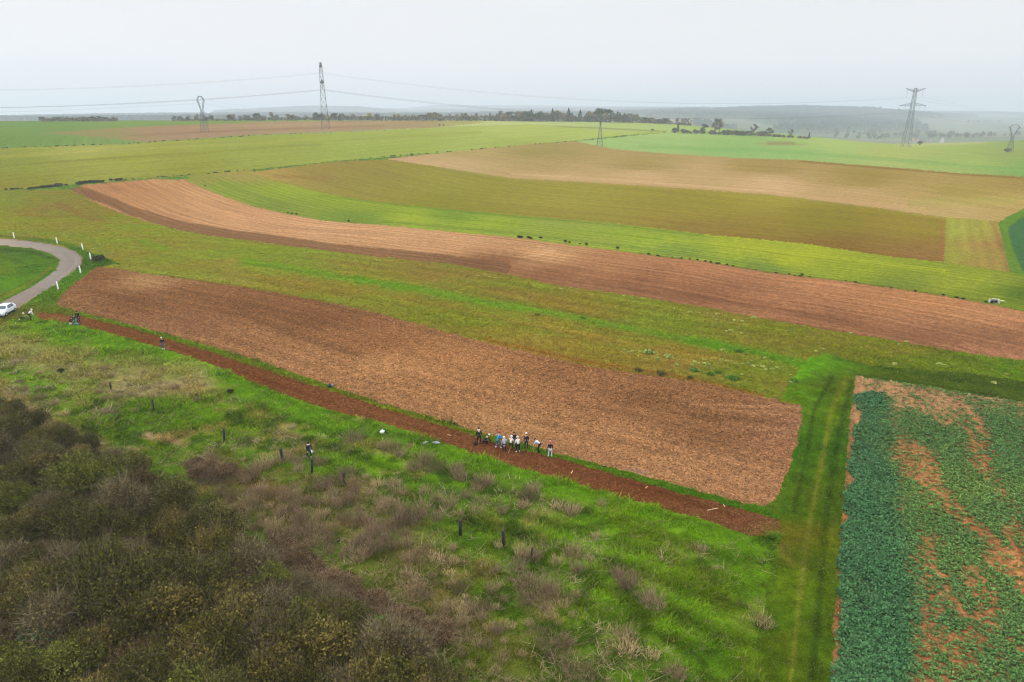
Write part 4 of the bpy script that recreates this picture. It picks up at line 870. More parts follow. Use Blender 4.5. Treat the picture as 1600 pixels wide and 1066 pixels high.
Z1 = ('on the far left skyline', 'far left clump'); Z2 = ('on the skyline left of the tall pylon', 'left skyline'); Z3 = ('on the ridge right of the tall pylon', 'middle skyline'); Z4 = ('in the centre ridge wood', 'centre wood'); Z5 = ('at the ridge wood\'s right end', 'right skyline')
for i in range(34): ridge_tree(rng.uniform(66, 186), rng.uniform(4.5, 8.5), rng.choice(['green', 'conifer', 'bare', 'bare']), Z1, rng.uniform(4, 25))
for i in range(50): ridge_tree(rng.uniform(270, 505), rng.uniform(4, 9) * (1.1 if i % 5 else 1.5), rng.choice(['bare', 'olive', 'bare', 'green']), Z2, rng.uniform(4, 25))
for i in range(90): ridge_tree(rng.uniform(490, 790), rng.uniform(6, 12), rng.choice(['bare', 'bare', 'olive', 'green', 'yellow' if i % 3 == 0 else 'bare', 'conifer']), Z3, rng.uniform(4, 30))
for i in range(90): ridge_tree(rng.uniform(780, 1000), rng.uniform(8, 16), rng.choice(['bare', 'bare', 'green', 'olive', 'conifer' if i % 2 == 0 else 'bare']), Z4, rng.uniform(4, 30))
for px, hh, kd in [(830,18,'conifer'),(863,20,'conifer'),(888,21,'conifer'),(906,18,'conifer'),(938,21,'green'),(950,20,'green'),(812,16,'bare'),(766,13,'conifer'),(776,11,'conifer')]: ridge_tree(px, hh, kd, Z4 if px > 780 else Z3, 12)
for i in range(26): ridge_tree(rng.uniform(995, 1045), rng.uniform(5, 10), rng.choice(['bare', 'bare', 'green']), Z5, rng.uniform(4, 25))
for px in (1058, 1066, 1070, 1076): ridge_tree(px, 12, 'bare', Z5, 5)
# --- low undergrowth filling the ridge wood
PP, CC = [], []
for x0, x1, hp, n_ in ((66, 186, 4.5, 1500), (270, 420, 2.5, 900), (420, 500, 4, 1000), (490, 640, 6, 3600), (640, 790, 6.5, 3600), (780, 900, 9, 4200), (900, 1000, 7, 2600), (1000, 1050, 5, 900), (1050, 1080, 3, 300)):
    px = rng.uniform(x0, x1, n_); u = (px - 800) / 1118.; yc = crestY(u) + rng.uniform(4, 26, n_); top = hp * yc * .95 / FPX * (.55 + .75 * fbm(px * .11, px * 0 + 2, 107, 4)); x = u * yc
    PP.append(np.c_[x, yc, G(x, yc) + top * rng.random(n_) ** .7]); CC.append(lin([(72, 70, 54), (88, 80, 66), (64, 66, 48), (96, 84, 74)])[(fbm(px * .3, px * 0, 109, 2) * 3.99).astype(int)])
vm_ = vegmesh('ridge_undergrowth', [leaves(np.concatenate(PP), .5, np.concatenate(CC) * 1.5, .4)]); tag(vm_, 'low dark undergrowth filling the wood along the ridge skyline', 'undergrowth', kind='stuff')
# --- overgrown hedge on the right shoulder of the ridge
H5 = [(1053,206.3),(1080,207.5),(1110,208.5),(1150,210),(1200,212),(1230,214),(1262,216)]
HS = [shrub('field_hedge_bush', 2.6, 3.4, 420, 120, [(92, 94, 68), (80, 84, 62), (108, 98, 80)], (124, 112, 98), .42, 6), shrub('field_hedge_bush', 2.6, 2.8, 380, 160, [(126, 102, 88), (116, 100, 84), (104, 98, 80)], (136, 114, 102), .42, 6)]
edgeline([(x, y + 1.2) for x, y in H5[:5]], 60, .45, 1.25, dict(label='dark bush in the overgrown hedge on the right shoulder of the ridge', cat='bush', group='bushes in the overgrown hedge'), HS, .6)
edgeline([(x, y + 1.0) for x, y in H5[4:]], 36, .35, .75, dict(label='low brown bush at the tapering right end of the overgrown hedge', cat='bush', group='low bushes at the hedge end'), [HS[1]], .5)
def htree(px, py, hpx, kind, lab):
    c = at(px, py); base = {'bare': 9, 'olive': 8, 'green': 8, 'yellow': 7, 'conifer': 10}[kind]; s = hpx * c.y * .95 / FPX / base
    TR[kind][0].put((c.x, c.y, gz(c.x, c.y) - .2), rng.random() * 6, (s, s, s), label=lab, cat='tree')
htree(1059,206,13,'conifer','small dark conifer at the left end of the overgrown hedge')
htree(1117,208,24,'bare','slender bare tree above the middle of the overgrown hedge, left of its twin')
htree(1124,208,24,'bare','wider bare tree above the middle of the overgrown hedge')
htree(1100,207.5,14,'green','rounded dark tree rising from the middle of the overgrown hedge')
htree(1177,211,18,'bare','faint bare tree standing alone behind the right half of the hedge')
htree(1202,212.5,13,'green','dark lollipop shaped tree near the right half of the hedge')
htree(1235,214,13,'bare','narrow dark sapling near the right end of the hedge')
htree(1264,216,10,'conifer','small dark pointed tree ending the hedge on the right')
c = at(1437, 227); HS[0].put((c.x, c.y, gz(c.x, c.y)), 0, 1.15, label='round dark bush beside the foot of the tall right pylon', cat='bush')
c = at(1574, 238); HS[0].put((c.x, c.y, gz(c.x, c.y)), 0, (1.15, 1.15, .8), label='dark bush growing between the feet of the small pylon at the right edge', cat='bush')
for q in [(693,196.5),(687,197)]:
    c = at(*q); HS[0].put((c.x, c.y, gz(c.x, c.y)), 0, .42, label='small dark bush on the track at the right end of the ridge ploughland', cat='bush', group='small bushes on the ridge track')
c = at(1019, 204.5); HS[1].put((c.x, c.y, gz(c.x, c.y)), 0, .6, label='brown bush on the grassy track left of the overgrown hedge', cat='bush')
# --- valley trees and hamlet, right
def valley(px, py, Y):
    u = float(uof(px, py)); x = u * Y; return x, Y, float(H(np.array([x]), np.array([Y]))[0])
VT = [tree('valley_tree', 11, 5, 'leafy', [(60, 70, 56), (70, 76, 60)], 260, .9), tree('valley_tree', 12, 4.5, 'bare', [(84, 80, 76), (74, 74, 72)], 240, .7)]
for i in range(120):
    zn = i % 4
    if zn == 0: px, Y = rng.uniform(1405, 1490), rng.uniform(1500, 1900); g = 'around the hamlet behind the tall right pylon'
    elif zn == 1: px, Y = rng.uniform(1480, 1600), rng.uniform(1500, 1600) ; g = 'along the valley hedge near the right edge'
    elif zn == 2: px, Y = rng.uniform(1300, 1400), rng.uniform(1500, 1900); g = 'in the valley left of the tall right pylon'
    else: px, Y = rng.uniform(1505, 1560), 2900 + rng.uniform(-10, 10) + (1560 - px) * .5; g = 'in the far hedgerow high on the valley side'
    x, y, z = valley(px, 210, Y)
    VT[i % 2].put((x, y, z - .5), rng.random() * 6, rng.uniform(.6, 1.15) * (1.0 if zn != 3 else .8), label='hazy blue grey tree ' + g, cat='tree', group='valley trees ' + g)

# ------------------------------------------------------------ lattice pylons and their cables
m_steel = paint('galvanised_steel', (84, 96, 102), .6, .2, .1, .3)
m_cable = paint('aluminium_cable', (120, 124, 128), .5, .3, .05, .3)
m_glass = paint('insulator_glass', (120, 126, 120), .3, 0, .1, 1)
def lattice(sections, k=4, tl=.14, tb=.06, foot=None):
    """sections: (z, half width x, half width y) upward; four legs with X bracing on each face"""
    segs = []
    for (z0, a0, b0), (z1, a1, b1) in zip(sections[:-1], sections[1:]):
        c0 = [(a0, b0, z0), (-a0, b0, z0), (-a0, -b0, z0), (a0, -b0, z0)]; c1 = [(a1, b1, z1), (-a1, b1, z1), (-a1, -b1, z1), (a1, -b1, z1)]
        for i in range(4):
            j = (i + 1) % 4
            segs += [(c0[i], c1[i], tl, tl), (c0[i], c1[j], tb, tb), (c0[j], c1[i], tb, tb), (c1[i], c1[j], tb, tb)]
    return segs
def obj_tubes(name, segs, mat, parent, k=4):
    V, F = tubes(segs, k); return kid(parent, mesh_np(name, V, F, mat))
def truss(A, B, w0, w1, n=6, tl=.10, tb=.05):
    """triangular arm from A (depth w0) out to B (depth w1)"""
    A = np.array(A, float); B = np.array(B, float); segs = []; prev = None
    for i in range(n + 1):
        t = i / n; c = A * (1 - t) + B * t; w = w0 * (1 - t) + w1 * t
        pts = [c + [0, w * .45, 0], c + [0, -w * .45, 0], c + [0, 0, w]]
        if prev is not None:
            for q in range(3): segs.append((prev[q], pts[q], tl, tl)); segs.append((prev[q], pts[(q + 1) % 3], tb, tb))
        for q in range(3): segs.append((pts[q], pts[(q + 1) % 3], tb, tb))
        prev = pts
    return segs
def insul(parent, x, y, z, L, name='insulator'):
    segs = [((x, y, z), (x, y, z - L), .05, .05)] + [((x, y, z - .5 - i * .3), (x, y, z - .56 - i * .3), .20, .20) for i in range(int((L - .8) / .3))]
    return obj_tubes(name, segs, m_glass, parent, 5)
def big_pylon(px, py, Y, Hh, rz, lab):
    u = float(uof(px, py)); x = u * Y; z = gz(x, Y)
    r = empty('lattice_pylon', (x, Y, z), rz, label=lab, cat='pylon', group='tall pylons of the big power line'); h = Hh
    # arms run along local x, the line runs along local y
    sec = [(-.3, 3.2, 3.2), (h * .12, 2.8, 2.8), (h * .24, 2.45, 2.45), (h * .36, 2.1, 2.1), (h * .47, 1.8, 1.8), (h * .57, 1.6, 1.6), (h * .66, 1.45, 1.45), (h * .72, 1.4, 1.4), (h * .80, 1.25, 1.25), (h * .88, 1.1, 1.1), (h * .95, 1.05, 1.05), (h, .9, .9)]
    obj_tubes('tower_body', lattice(sec, tl=.14, tb=.065), m_steel, r)
    zl, zu = h * .70, h * .94
    for s in (-1, 1):
        obj_tubes('lower_crossarm', truss((s * 1.0, 0, zl), (s * 11.0, 0, zl + .2), 3.0, .25, 8), m_steel, r)
        obj_tubes('upper_crossarm', truss((s * .75, 0, zu - .4), (s * 8.2, 0, zu + 2.6), 1.8, .25, 7), m_steel, r)
        for xa in (10.6, 5.6): insul(r, s * xa, 0, zl, 4.6)
        obj_tubes('suspension_strut', [((s * 6.2, 0, zu + 1.5), (s * 6.4, 0, zu - .8), .09, .09)], m_steel, r); insul(r, s * 6.4, 0, zu - .8, 3.6)
    for a in (-1, 1):
        for b in (-1, 1): obj_tubes('footing', [((a * 3.2, b * 3.2, -.6), (a * 3.2, b * 3.2, .4), .5, .4)], paint('concrete', (165, 160, 150)), r, 6)
    M = Matrix.Translation((x, Y, z)) @ Matrix.Rotation(rz, 4, 'Z')
    return [M @ Vector(p) for p in [(-6.4, 0, zu - 4.5), (6.4, 0, zu - 4.5), (-10.6, 0, zl - 4.7), (-5.6, 0, zl - 4.7), (5.6, 0, zl - 4.7), (10.6, 0, zl - 4.7)]]
def small_pylon(px, py, Y, h, rz, lab, asp=1.0):
    u = float(uof(px, py)); x = u * Y; z = gz(x, Y)
    r = empty('lattice_pylon', (x, Y, z), rz, label=lab, cat='pylon', group='small pylons of the lower power line')
    sec = [(-.3, 2.0, 2.0), (h * .14, 1.7, 1.7), (h * .27, 1.4, 1.4), (h * .4, 1.1, 1.1), (h * .5, .85, .85), (h * .58, .7, .7)]
    obj_tubes('tower_body', lattice(sec, tl=.11, tb=.055), m_steel, r)
    segs = []
    for s in (-1, 1):                # cat head: two legs leaning out, then an arch over the top
        pts = [(s * .6, h * .58), (s * 1.5, h * .68), (s * 2.4, h * .78), (s * 3.3, h * .88), (s * 2.9, h * .94), (s * 1.7, h * .985), (0, h)]
        for (a, za), (b, zb) in zip(pts[:-1], pts[1:]):
            for yy in (-.4, .4): segs.append(((a, yy, za), (b, yy, zb), .13, .13))
            segs += [((a, -.4, za), (b, .4, zb), .06, .06), ((a, .4, za), (b, -.4, zb), .06, .06), ((b, -.4, zb), (b, .4, zb), .06, .06)]
        in_ = [(s * .35, h * .62), (s * 1.3, h * .74), (s * 2.5, h * .88)]
        for (a, za), (b, zb) in zip(in_[:-1], in_[1:]): segs.append(((a, 0, za), (b, 0, zb), .08, .08))
        segs += [((s * 3.3, 0, h * .88), (s * 4.6, 0, h * .885), .12, .08), ((s * 2.9, 0, h * .94), (s * 4.6, 0, h * .885), .07, .07)]
    obj_tubes('cat_head', segs, m_steel, r)
    at_p = [(-4.4, 0, h * .885), (4.4, 0, h * .885), (0, 0, h)]
    for p in at_p: insul(r, p[0], p[1], p[2], 1.8)
    M = Matrix.Translation((x, Y, z)) @ Matrix.Rotation(rz, 4, 'Z')
    return [M @ Vector((p[0], p[1], p[2] - 1.8)) for p in at_p]
def virtual(x, y, z, rz, pts):
    M = Matrix.Translation((x, y, z)) @ Matrix.Rotation(rz, 4, 'Z'); return [M @ Vector(p) for p in pts]
B1 = big_pylon(509, 203, 562, 49, R(90 + 16), 'tall lattice pylon seen edge on, standing on the brown ridge ploughland left of centre')
B2 = big_pylon(1415, 230, 640, 50, R(-8), 'tall pale lattice pylon with two wide crossarms on the right green shoulder')
rel = [(-6.4, 0, 42), (6.4, 0, 42), (-10.6, 0, 30), (-5.6, 0, 30), (5.6, 0, 30), (10.6, 0, 30)]
B0 = virtual(-715, 470, 22, R(98), rel); B3 = virtual(930, 1010, -18, R(60), rel)
S1 = small_pylon(320, 206.5, 475, 22.5, R(80), 'small dark lattice pylon with a loop shaped head on the left of the ridge')
S2 = small_pylon(937, 228, 515, 22.5, R(80), 'small slender lattice pylon standing in front of the centre wood')
S3 = small_pylon(1577, 238, 588, 22, R(-12), 'small lattice pylon with a wide loop shaped head at the right edge')
S0 = virtual(-640, 430, 18, R(58), [(-4.4, 0, 18), (4.4, 0, 18), (0, 0, 20)]); S4 = virtual(760, 700, -5, R(0), [(-4.4, 0, 18), (4.4, 0, 18), (0, 0, 20)])
def cable(A, B, sag, rad, lab, grp):
    n = 28; t = np.linspace(0, 1, n + 1); A = np.array(A); B = np.array(B); P = A[None] * (1 - t)[:, None] + B[None] * t[:, None]; P[:, 2] -= sag * 4 * t * (1 - t)
    V, F = tubes([(P[i], P[i + 1], rad, rad) for i in range(n)], 4); o = mesh_np('power_cable', V, F, m_cable); tag(o, lab, 'cable', grp)
for P, Q, sag, where in [(B0, B1, 15, 'left of the tall pylon on the ridge'), (B1, B2, 12.5, 'between the two tall pylons'), (B2, B3, 10, 'leaving the tall right pylon to the right')]:
    order = range(6)
    for i in order:
        q = Q[i] if P is not B1 else Q[[1, 0, 5, 4, 3, 2][i]] if (P[1] - P[0]).dot(Q[1] - Q[0]) < 0 else Q[i]
        up = i < 2
        cable(P[i], q, sag, .03, ('upper' if up else 'lower') + ' power cable ' + where, ('upper' if up else 'lower') + ' cables ' + where)
for P, Q, where in [(S0, S1, 'left of the small left pylon'), (S1, S2, 'between the small left and centre pylons'), (S2, S3, 'between the small centre and right edge pylons'), (S3, S4, 'leaving the right edge pylon')]:
    for i in range(3): cable(P[i], Q[i], 9 if P is not S0 else 6, .018, 'thin power cable ' + where, 'thin cables ' + where)

# ------------------------------------------------------------ hamlet in the valley
def house(px, Y, w, d, h, rz, wall, roof, lab):
    x, y, z = valley(px, 210, Y); r = empty('house', (x, y, z), rz, label=lab, cat='house')
    def bm_obj(name, fn, mat, par):
        me = bpy.data.meshes.new(name); bm = bmesh.new(); fn(bm); bm.normal_update(); bm.to_mesh(me); bm.free(); me.materials.append(mat); o = bpy.data.objects.new(name, me); COL.objects.link(o); return kid(par, o)
    def boxf(cx, cy_, cz, sx, sy, sz):
        def f(bm):
            bmesh.ops.create_cube(bm, size=1, matrix=Matrix.Translation((cx, cy_, cz)) @ Matrix.Diagonal((sx, sy, sz, 1)))
        return f
    def gable(bm):
        for s in (-1, 1):
            v = [bm.verts.new(p) for p in [(s * w / 2, -d / 2, h), (s * w / 2, d / 2, h), (s * w / 2, 0, h + d * .42)]]; bm.faces.new(v)
        bmesh.ops.create_cube(bm, size=1, matrix=Matrix.Translation((0, 0, h / 2 - .5)) @ Matrix.Diagonal((w, d, h + 1, 1)))
    bm_obj('wall', gable, wall, r)
    def roofm(bm):
        for s in (-1, 1):
            a = [(-w / 2 - .3, s * (d / 2 + .4), h - .25), (w / 2 + .3, s * (d / 2 + .4), h - .25), (w / 2 + .3, 0, h + d * .42 + .1), (-w / 2 - .3, 0, h + d * .42 + .1)]
            v = [bm.verts.new(p) for p in a] + [bm.verts.new((p[0], p[1], p[2] + .2)) for p in a]
            for q in [(0, 1, 2, 3), (4, 5, 6, 7), (0, 1, 5, 4), (1, 2, 6, 5), (2, 3, 7, 6), (3, 0, 4, 7)]: bm.faces.new([v[i] for i in q])
    rf = bm_obj('roof', roofm, roof, r)
    bm_obj('chimney', boxf(w * .3, 0, h + d * .42 + .6, .8, .8, 1.8), wall, rf)
    for i in (-1, 1): bm_obj('window', boxf(i * w * .28, -d / 2 - .03, h * .5, 1.1, .12, 1.3), paint('dark_glass', (50, 56, 62), .2), r)
    bm_obj('door', boxf(0, -d / 2 - .03, 1.0, 1.0, .12, 2.1), paint('door_brown', (96, 72, 56)), r)
mw = paint('white_render', (196, 194, 186)); mr1 = paint('slate_roof', (92, 92, 100)); mr2 = paint('tile_roof', (140, 96, 80)); mcw = paint('cream_render', (150, 144, 130))
house(1474, 1235, 7, 6, 7.5, R(60), mw, mr1, 'small white gabled house in the valley right of the tall right pylon')
house(1441, 1290, 13, 8, 4.5, R(15), mcw, mr1, 'long low grey roofed house among the valley trees by the tall right pylon')
house(1428, 1330, 10, 7, 4.5, R(-25), mw, mr2, 'pale house with brown roof left of the long low house in the valley')
house(1456, 1310, 9, 7, 4, R(40), mcw, mr2, 'cream house with brown roof right of the long low house in the valley')

# ------------------------------------------------------------ white road posts
m_white = paint('white_plastic', (238, 240, 238), .45, 0, .04, 4); m_dark = paint('black_plastic', (26, 28, 30), .5, 0, .1, 8); m_refl = paint('red_reflector', (150, 40, 36), .3)
rp = empty('road_post', (0, 0, 0))
def prism(name, pts, z0, z1, mat, par, top=1.0):
    n = len(pts); V = np.array([(x, y, z0) for x, y in pts] + [(x * top, y * top, z1) for x, y in pts], float)
    Fq = np.array([(i, (i + 1) % n, n + (i + 1) % n, n + i) for i in range(n)]); Fc = np.array([list(range(n, 2 * n))])
    return kid(par, mesh_np(name, V, [Fq, Fc], mat))
tri = [(.09, -.06), (.09, .06), (0, .085), (-.09, .06), (-.09, -.06), (0, -.085)]
prism('post', tri, -.1, 1.12, m_white, rp, .9); prism('cap', [(x * .92, y * .92) for x, y in tri], 1.12, 1.2, m_white, rp, .5); prism('reflector', [(.02, -.09), (.05, -.09), (.05, -.085), (.02, -.085)], .85, 1.0, m_refl, rp)
rps = Spots(rp)
for px, py, lab in [(22.5,373,'white road post at the far left of the bend'), (89.5,380.5,'white road post on the outside of the bend, second from the left'), (129.5,390.5,'white road post on the verge right of the bend top'), (142,406,'white road post furthest right, standing on the outer verge'), (126,427,'white road post on the lower verge where the bend begins'), (91,452.5,'white road post nearest the big ploughed field corner')]:
    c = at(px, py); rps.put((c.x, c.y, gz(c.x, c.y)), rng.random(), 1.12, label=lab, cat='road post', group='white road posts along the bend')

# ------------------------------------------------------------ dark tree guards in the rough grass
tg = empty('tree_guard', (0, 0, 0)); an = [(math.cos(i * math.pi / 4) * .10, math.sin(i * math.pi / 4) * .10) for i in range(8)]
prism('guard_tube', an, -.05, 1.15, m_dark, tg); obj_tubes('stake', [((.14, 0, -.3), (.14, 0, 1.3), .03, .03)], paint('stake_wood', (110, 90, 66)), tg)
sg = sticks(np.array([[0, 0, .9]] * 14), np.array([[0, 0, 1.3]] * 14) + rng.normal(size=(14, 3)) * .16 + np.array([0, 0, .12]), .015, lin((110, 98, 76)), .3)
vegmesh('sapling', [sg], None, tg); tgs = Spots(tg)
for px, py, lab in [(174,611,'short dark tree guard in the upper left grass'), (240,642,'dark tree guard beside the dry mound at the left'), (351,691,'leaning black tree guard alone on bright grass'), (441,722,'black tree guard left of the lone person in the tall grass'), (488,740,'black tree guard just below the lone person in the tall grass'), (538,760,'tall black tree guard right of the lone person in the tall grass'), (719,836,'dark tree guard among pale stalks in the middle of the slope'), (787,855,'black tree guard standing on open grass right of the middle'), (831,873,'short dark tree guard hidden in dry weeds at the right')]:
    c = at(px, py); r_ = tgs.put((c.x, c.y, gz(c.x, c.y)), rng.random() * 6, .8 if 'short' in lab else 1.15, label=lab, cat='tree guard', group='dark tree guards on the bank')
    r_.rotation_euler = (rng.uniform(-.1, .1), R(8) if 'leaning' in lab else rng.uniform(-.08, .08), rng.random() * 6)

# ------------------------------------------------------------ white hatchback
def car():
    pF = at(12, 494.5); pR = at(23, 487.5); d = Vector((pF.x - pR.x, pF.y - pR.y)); d.normalize()
    rz = math.atan2(d.y, d.x) - math.pi / 2          # local +Y is the nose, local +X its right hand side... left side faces the camera's right
    ctr = (pF + pR) / 2; side = Vector((d.y, -d.x)); 
    if side.x > 0: side = -side
    ctr.x += side.x * .80; ctr.y += side.y * .80
    r = empty('parked_car', (ctr.x, ctr.y, gz(ctr.x, ctr.y)), rz, label='white hatchback parked beside the road at the left edge, nose towards the viewer', cat='car'); r.scale = (.94, .94, .94)
    mb = paint('white_car_paint', (232, 236, 240), .25, 0, .02, 2, .5); mg = paint('car_glass', (60, 74, 88), .08, 0, .05, 2, .8); mt = paint('tyre_rubber', (28, 28, 29), .8); ml = paint('car_lamp', (200, 208, 214), .15, 0, .05, 4, .8); mrl = paint('tail_lamp', (140, 24, 22), .2)
    # stations along y: (y, halfwidth, zbottom, zshoulder, ztop, half width at top)
    st = [(2.08, .62, .30, .60, .66, .52), (1.98, .80, .22, .68, .76, .62), (1.55, .87, .20, .80, .90, .68), (.95, .89, .20, .90, 1.00, .70), (.25, .89, .20, .95, 1.40, .58), (-.45, .89, .20, .97, 1.50, .58), (-1.20, .89, .20, .99, 1.46, .56), (-1.75, .87, .24, 1.00, 1.34, .54), (-2.00, .80, .30, .96, 1.02, .60), (-2.06, .70, .40, .80, .86, .56)]
    V = []; n = 12
    for y, w, zb, zs, zt, wt in st:
        half = [(w * .86, zb), (w, zb + .16), (w * 1.0, zs * .75), (w * .97, zs), (wt, zt - .04), (wt * .7, zt)]
        ring = half + [(-a, b) for a, b in half[::-1]]; V += [(a, y, b) for a, b in ring]
    F = [(i * n + j, i * n + (j + 1) % n, (i + 1) * n + (j + 1) % n, (i + 1) * n + j) for i in range(len(st) - 1) for j in range(n)]
    me = bpy.data.meshes.new('body'); me.from_pydata(V, [], F + [tuple(range(n)), tuple(range(len(V) - n, len(V)))[::-1]]); me.materials.append(mb)
    for p in me.polygons: p.use_smooth = True
    o = bpy.data.objects.new('body', me); COL.objects.link(o); kid(r, o)
    bm_ = bmesh.new(); bm_.from_mesh(me); bmesh.ops.recalc_face_normals(bm_, faces=bm_.faces); bm_.to_mesh(me); bm_.free()
    def panel(name, q, mat, par, off=.012):
        q = [Vector(p) for p in q]; nrm = (q[1] - q[0]).cross(q[2] - q[0]).normalized()
        c = sum(q, Vector()) / 4
        if nrm.dot(c - Vector((0, c.y, .6))) < 0: nrm = -nrm
        v = [p + nrm * off for p in q] + [p - nrm * .02 for p in q]; me = bpy.data.meshes.new(name)
        me.from_pydata([tuple(p) for p in v], [], [(0, 1, 2, 3), (4, 5, 6, 7), (0, 1, 5, 4), (1, 2, 6, 5), (2, 3, 7, 6), (3, 0, 4, 7)]); me.materials.append(mat)
        o = bpy.data.objects.new(name, me); COL.objects.link(o); return kid(par, o)
    panel('windscreen', [(-.68, .93, 1.0), (.68, .93, 1.0), (.55, .28, 1.37), (-.55, .28, 1.37)], mg, r, .03)
    panel('rear_window', [(-.6, -1.97, 1.06), (.6, -1.97, 1.06), (.52, -1.76, 1.31), (-.52, -1.76, 1.31)], mg, r, .03)
    for s in (-1, 1):
        panel('side_window', [(s * .86, .55, .99), (s * .865, -.40, 1.0), (s * .60, -.40, 1.43), (s * .60, .12, 1.33)], mg, r, .025)
        panel('side_window', [(s * .865, -.48, 1.0), (s * .865, -1.30, 1.02), (s * .60, -1.22, 1.39), (s * .60, -.48, 1.44)], mg, r, .025)
        panel('headlight', [(s * .58, 2.03, .60), (s * .80, 1.90, .64), (s * .80, 1.84, .74), (s * .56, 1.99, .72)], ml, r, .03)
        panel('tail_light', [(s * .84, -1.98, .70), (s * .66, -2.06, .70), (s * .62, -2.04, .92), (s * .80, -1.98, .96)], mrl, r, .03)
        panel('sill_strip', [(s * .905, .95, .30), (s * .905, -.95, .30), (s * .90, -.95, .44), (s * .90, .95, .44)], m_dark, r, .02)
        mir = obj_tubes('door_mirror', [((s * .86, .72, 1.0), (s * 1.04, .70, 1.05), .07, .10), ((s * 1.04, .70, 1.05), (s * 1.08, .70, 1.05), .10, .02)], mb, r, 8)
        for y in (1.27, -1.28):
            w = obj_tubes('wheel', [((s * .70, y, .31), (s * .91, y, .31), .31, .31), ((s * .91, y, .31), (s * .915, y, .31), .31, .21)], mt, r, 20)
            kid(w, obj_tubes('rim', [((s * .90, y, .31), (s * .925, y, .31), .21, .19), ((s * .925, y, .31), (s * .93, y, .31), .19, .02)], paint('alloy', (170, 174, 178), .3, .6), r, 10))
    panel('grille', [(-.52, 2.09, .40), (.52, 2.09, .40), (.5, 2.10, .54), (-.5, 2.10, .54)], m_dark, r, .02)
    panel('bumper_insert', [(-.70, 2.06, .24), (.70, 2.06, .24), (.66, 2.08, .33), (-.66, 2.08, .33)], m_dark, r, .03)
    panel('number_plate', [(-.26, 2.105, .42), (.26, 2.105, .42), (.26, 2.105, .52), (-.26, 2.105, .52)], m_white, r, .035)
car()

# ------------------------------------------------------------ people
def skin(joints, edges, radii, root=0, sub=1):
    me = bpy.data.meshes.new('tmp'); me.from_pydata([tuple(j) for j in joints], edges, []); o = bpy.data.objects.new('tmp', me); COL.objects.link(o)
    md = o.modifiers.new('s', 'SKIN'); md.use_smooth_shade = True; md.branch_smoothing = .6
    for i, r_ in enumerate(radii): me.skin_vertices[0].data[i].radius = (r_, r_) if not hasattr(r_, '__len__') else r_
    me.skin_vertices[0].data[root].use_root = True
    if sub: o.modifiers.new('u', 'SUBSURF').levels = sub
    dg = bpy.context.evaluated_depsgraph_get(); ev = o.evaluated_get(dg); m2 = ev.to_mesh()
    V = np.array([v.co[:] for v in m2.vertices]); F = [tuple(p.vertices) for p in m2.polygons]
    ev.to_mesh_clear(); bpy.data.objects.remove(o); bpy.data.meshes.remove(me)
    return V, F
def pymesh(name, pieces, mat, parent):
    V = []; F = []; off = 0
    for v, f in pieces: V += [tuple(p) for p in v]; F += [tuple(i + off for i in q) for q in f]; off += len(v)
    me = bpy.data.meshes.new(name); me.from_pydata(V, [], F); me.materials.append(mat)
    for p in me.polygons: p.use_smooth = True
    o = bpy.data.objects.new(name, me); COL.objects.link(o); return kid(parent, o)
def ball(c, r_, sc=(1, 1, 1), rot=None):
    bm = bmesh.new(); bmesh.ops.create_icosphere(bm, subdivisions=2, radius=1)
    V = [Vector(c) + ((rot or Matrix.Identity(3)) @ Vector((v.co.x * r_ * sc[0], v.co.y * r_ * sc[1], v.co.z * r_ * sc[2]))) for v in bm.verts]; F = [tuple(v.index for v in f.verts) for f in bm.faces]; bm.free(); return V, F
def ik(a, c, l1, l2, bend):
    a = Vector(a); c = Vector(c); d = c - a; L = min(d.length, (l1 + l2) * .995); d.normalize(); c = a + d * L
    x = (l1 * l1 - l2 * l2 + L * L) / (2 * L); h = math.sqrt(max(l1 * l1 - x * x, 0)); b = Vector(bend); b = (b - d * b.dot(d)).normalized()
    return a + d * x + b * h, c
SKIN = paint('skin', (205, 160, 134), .55, 0, .05, 10)
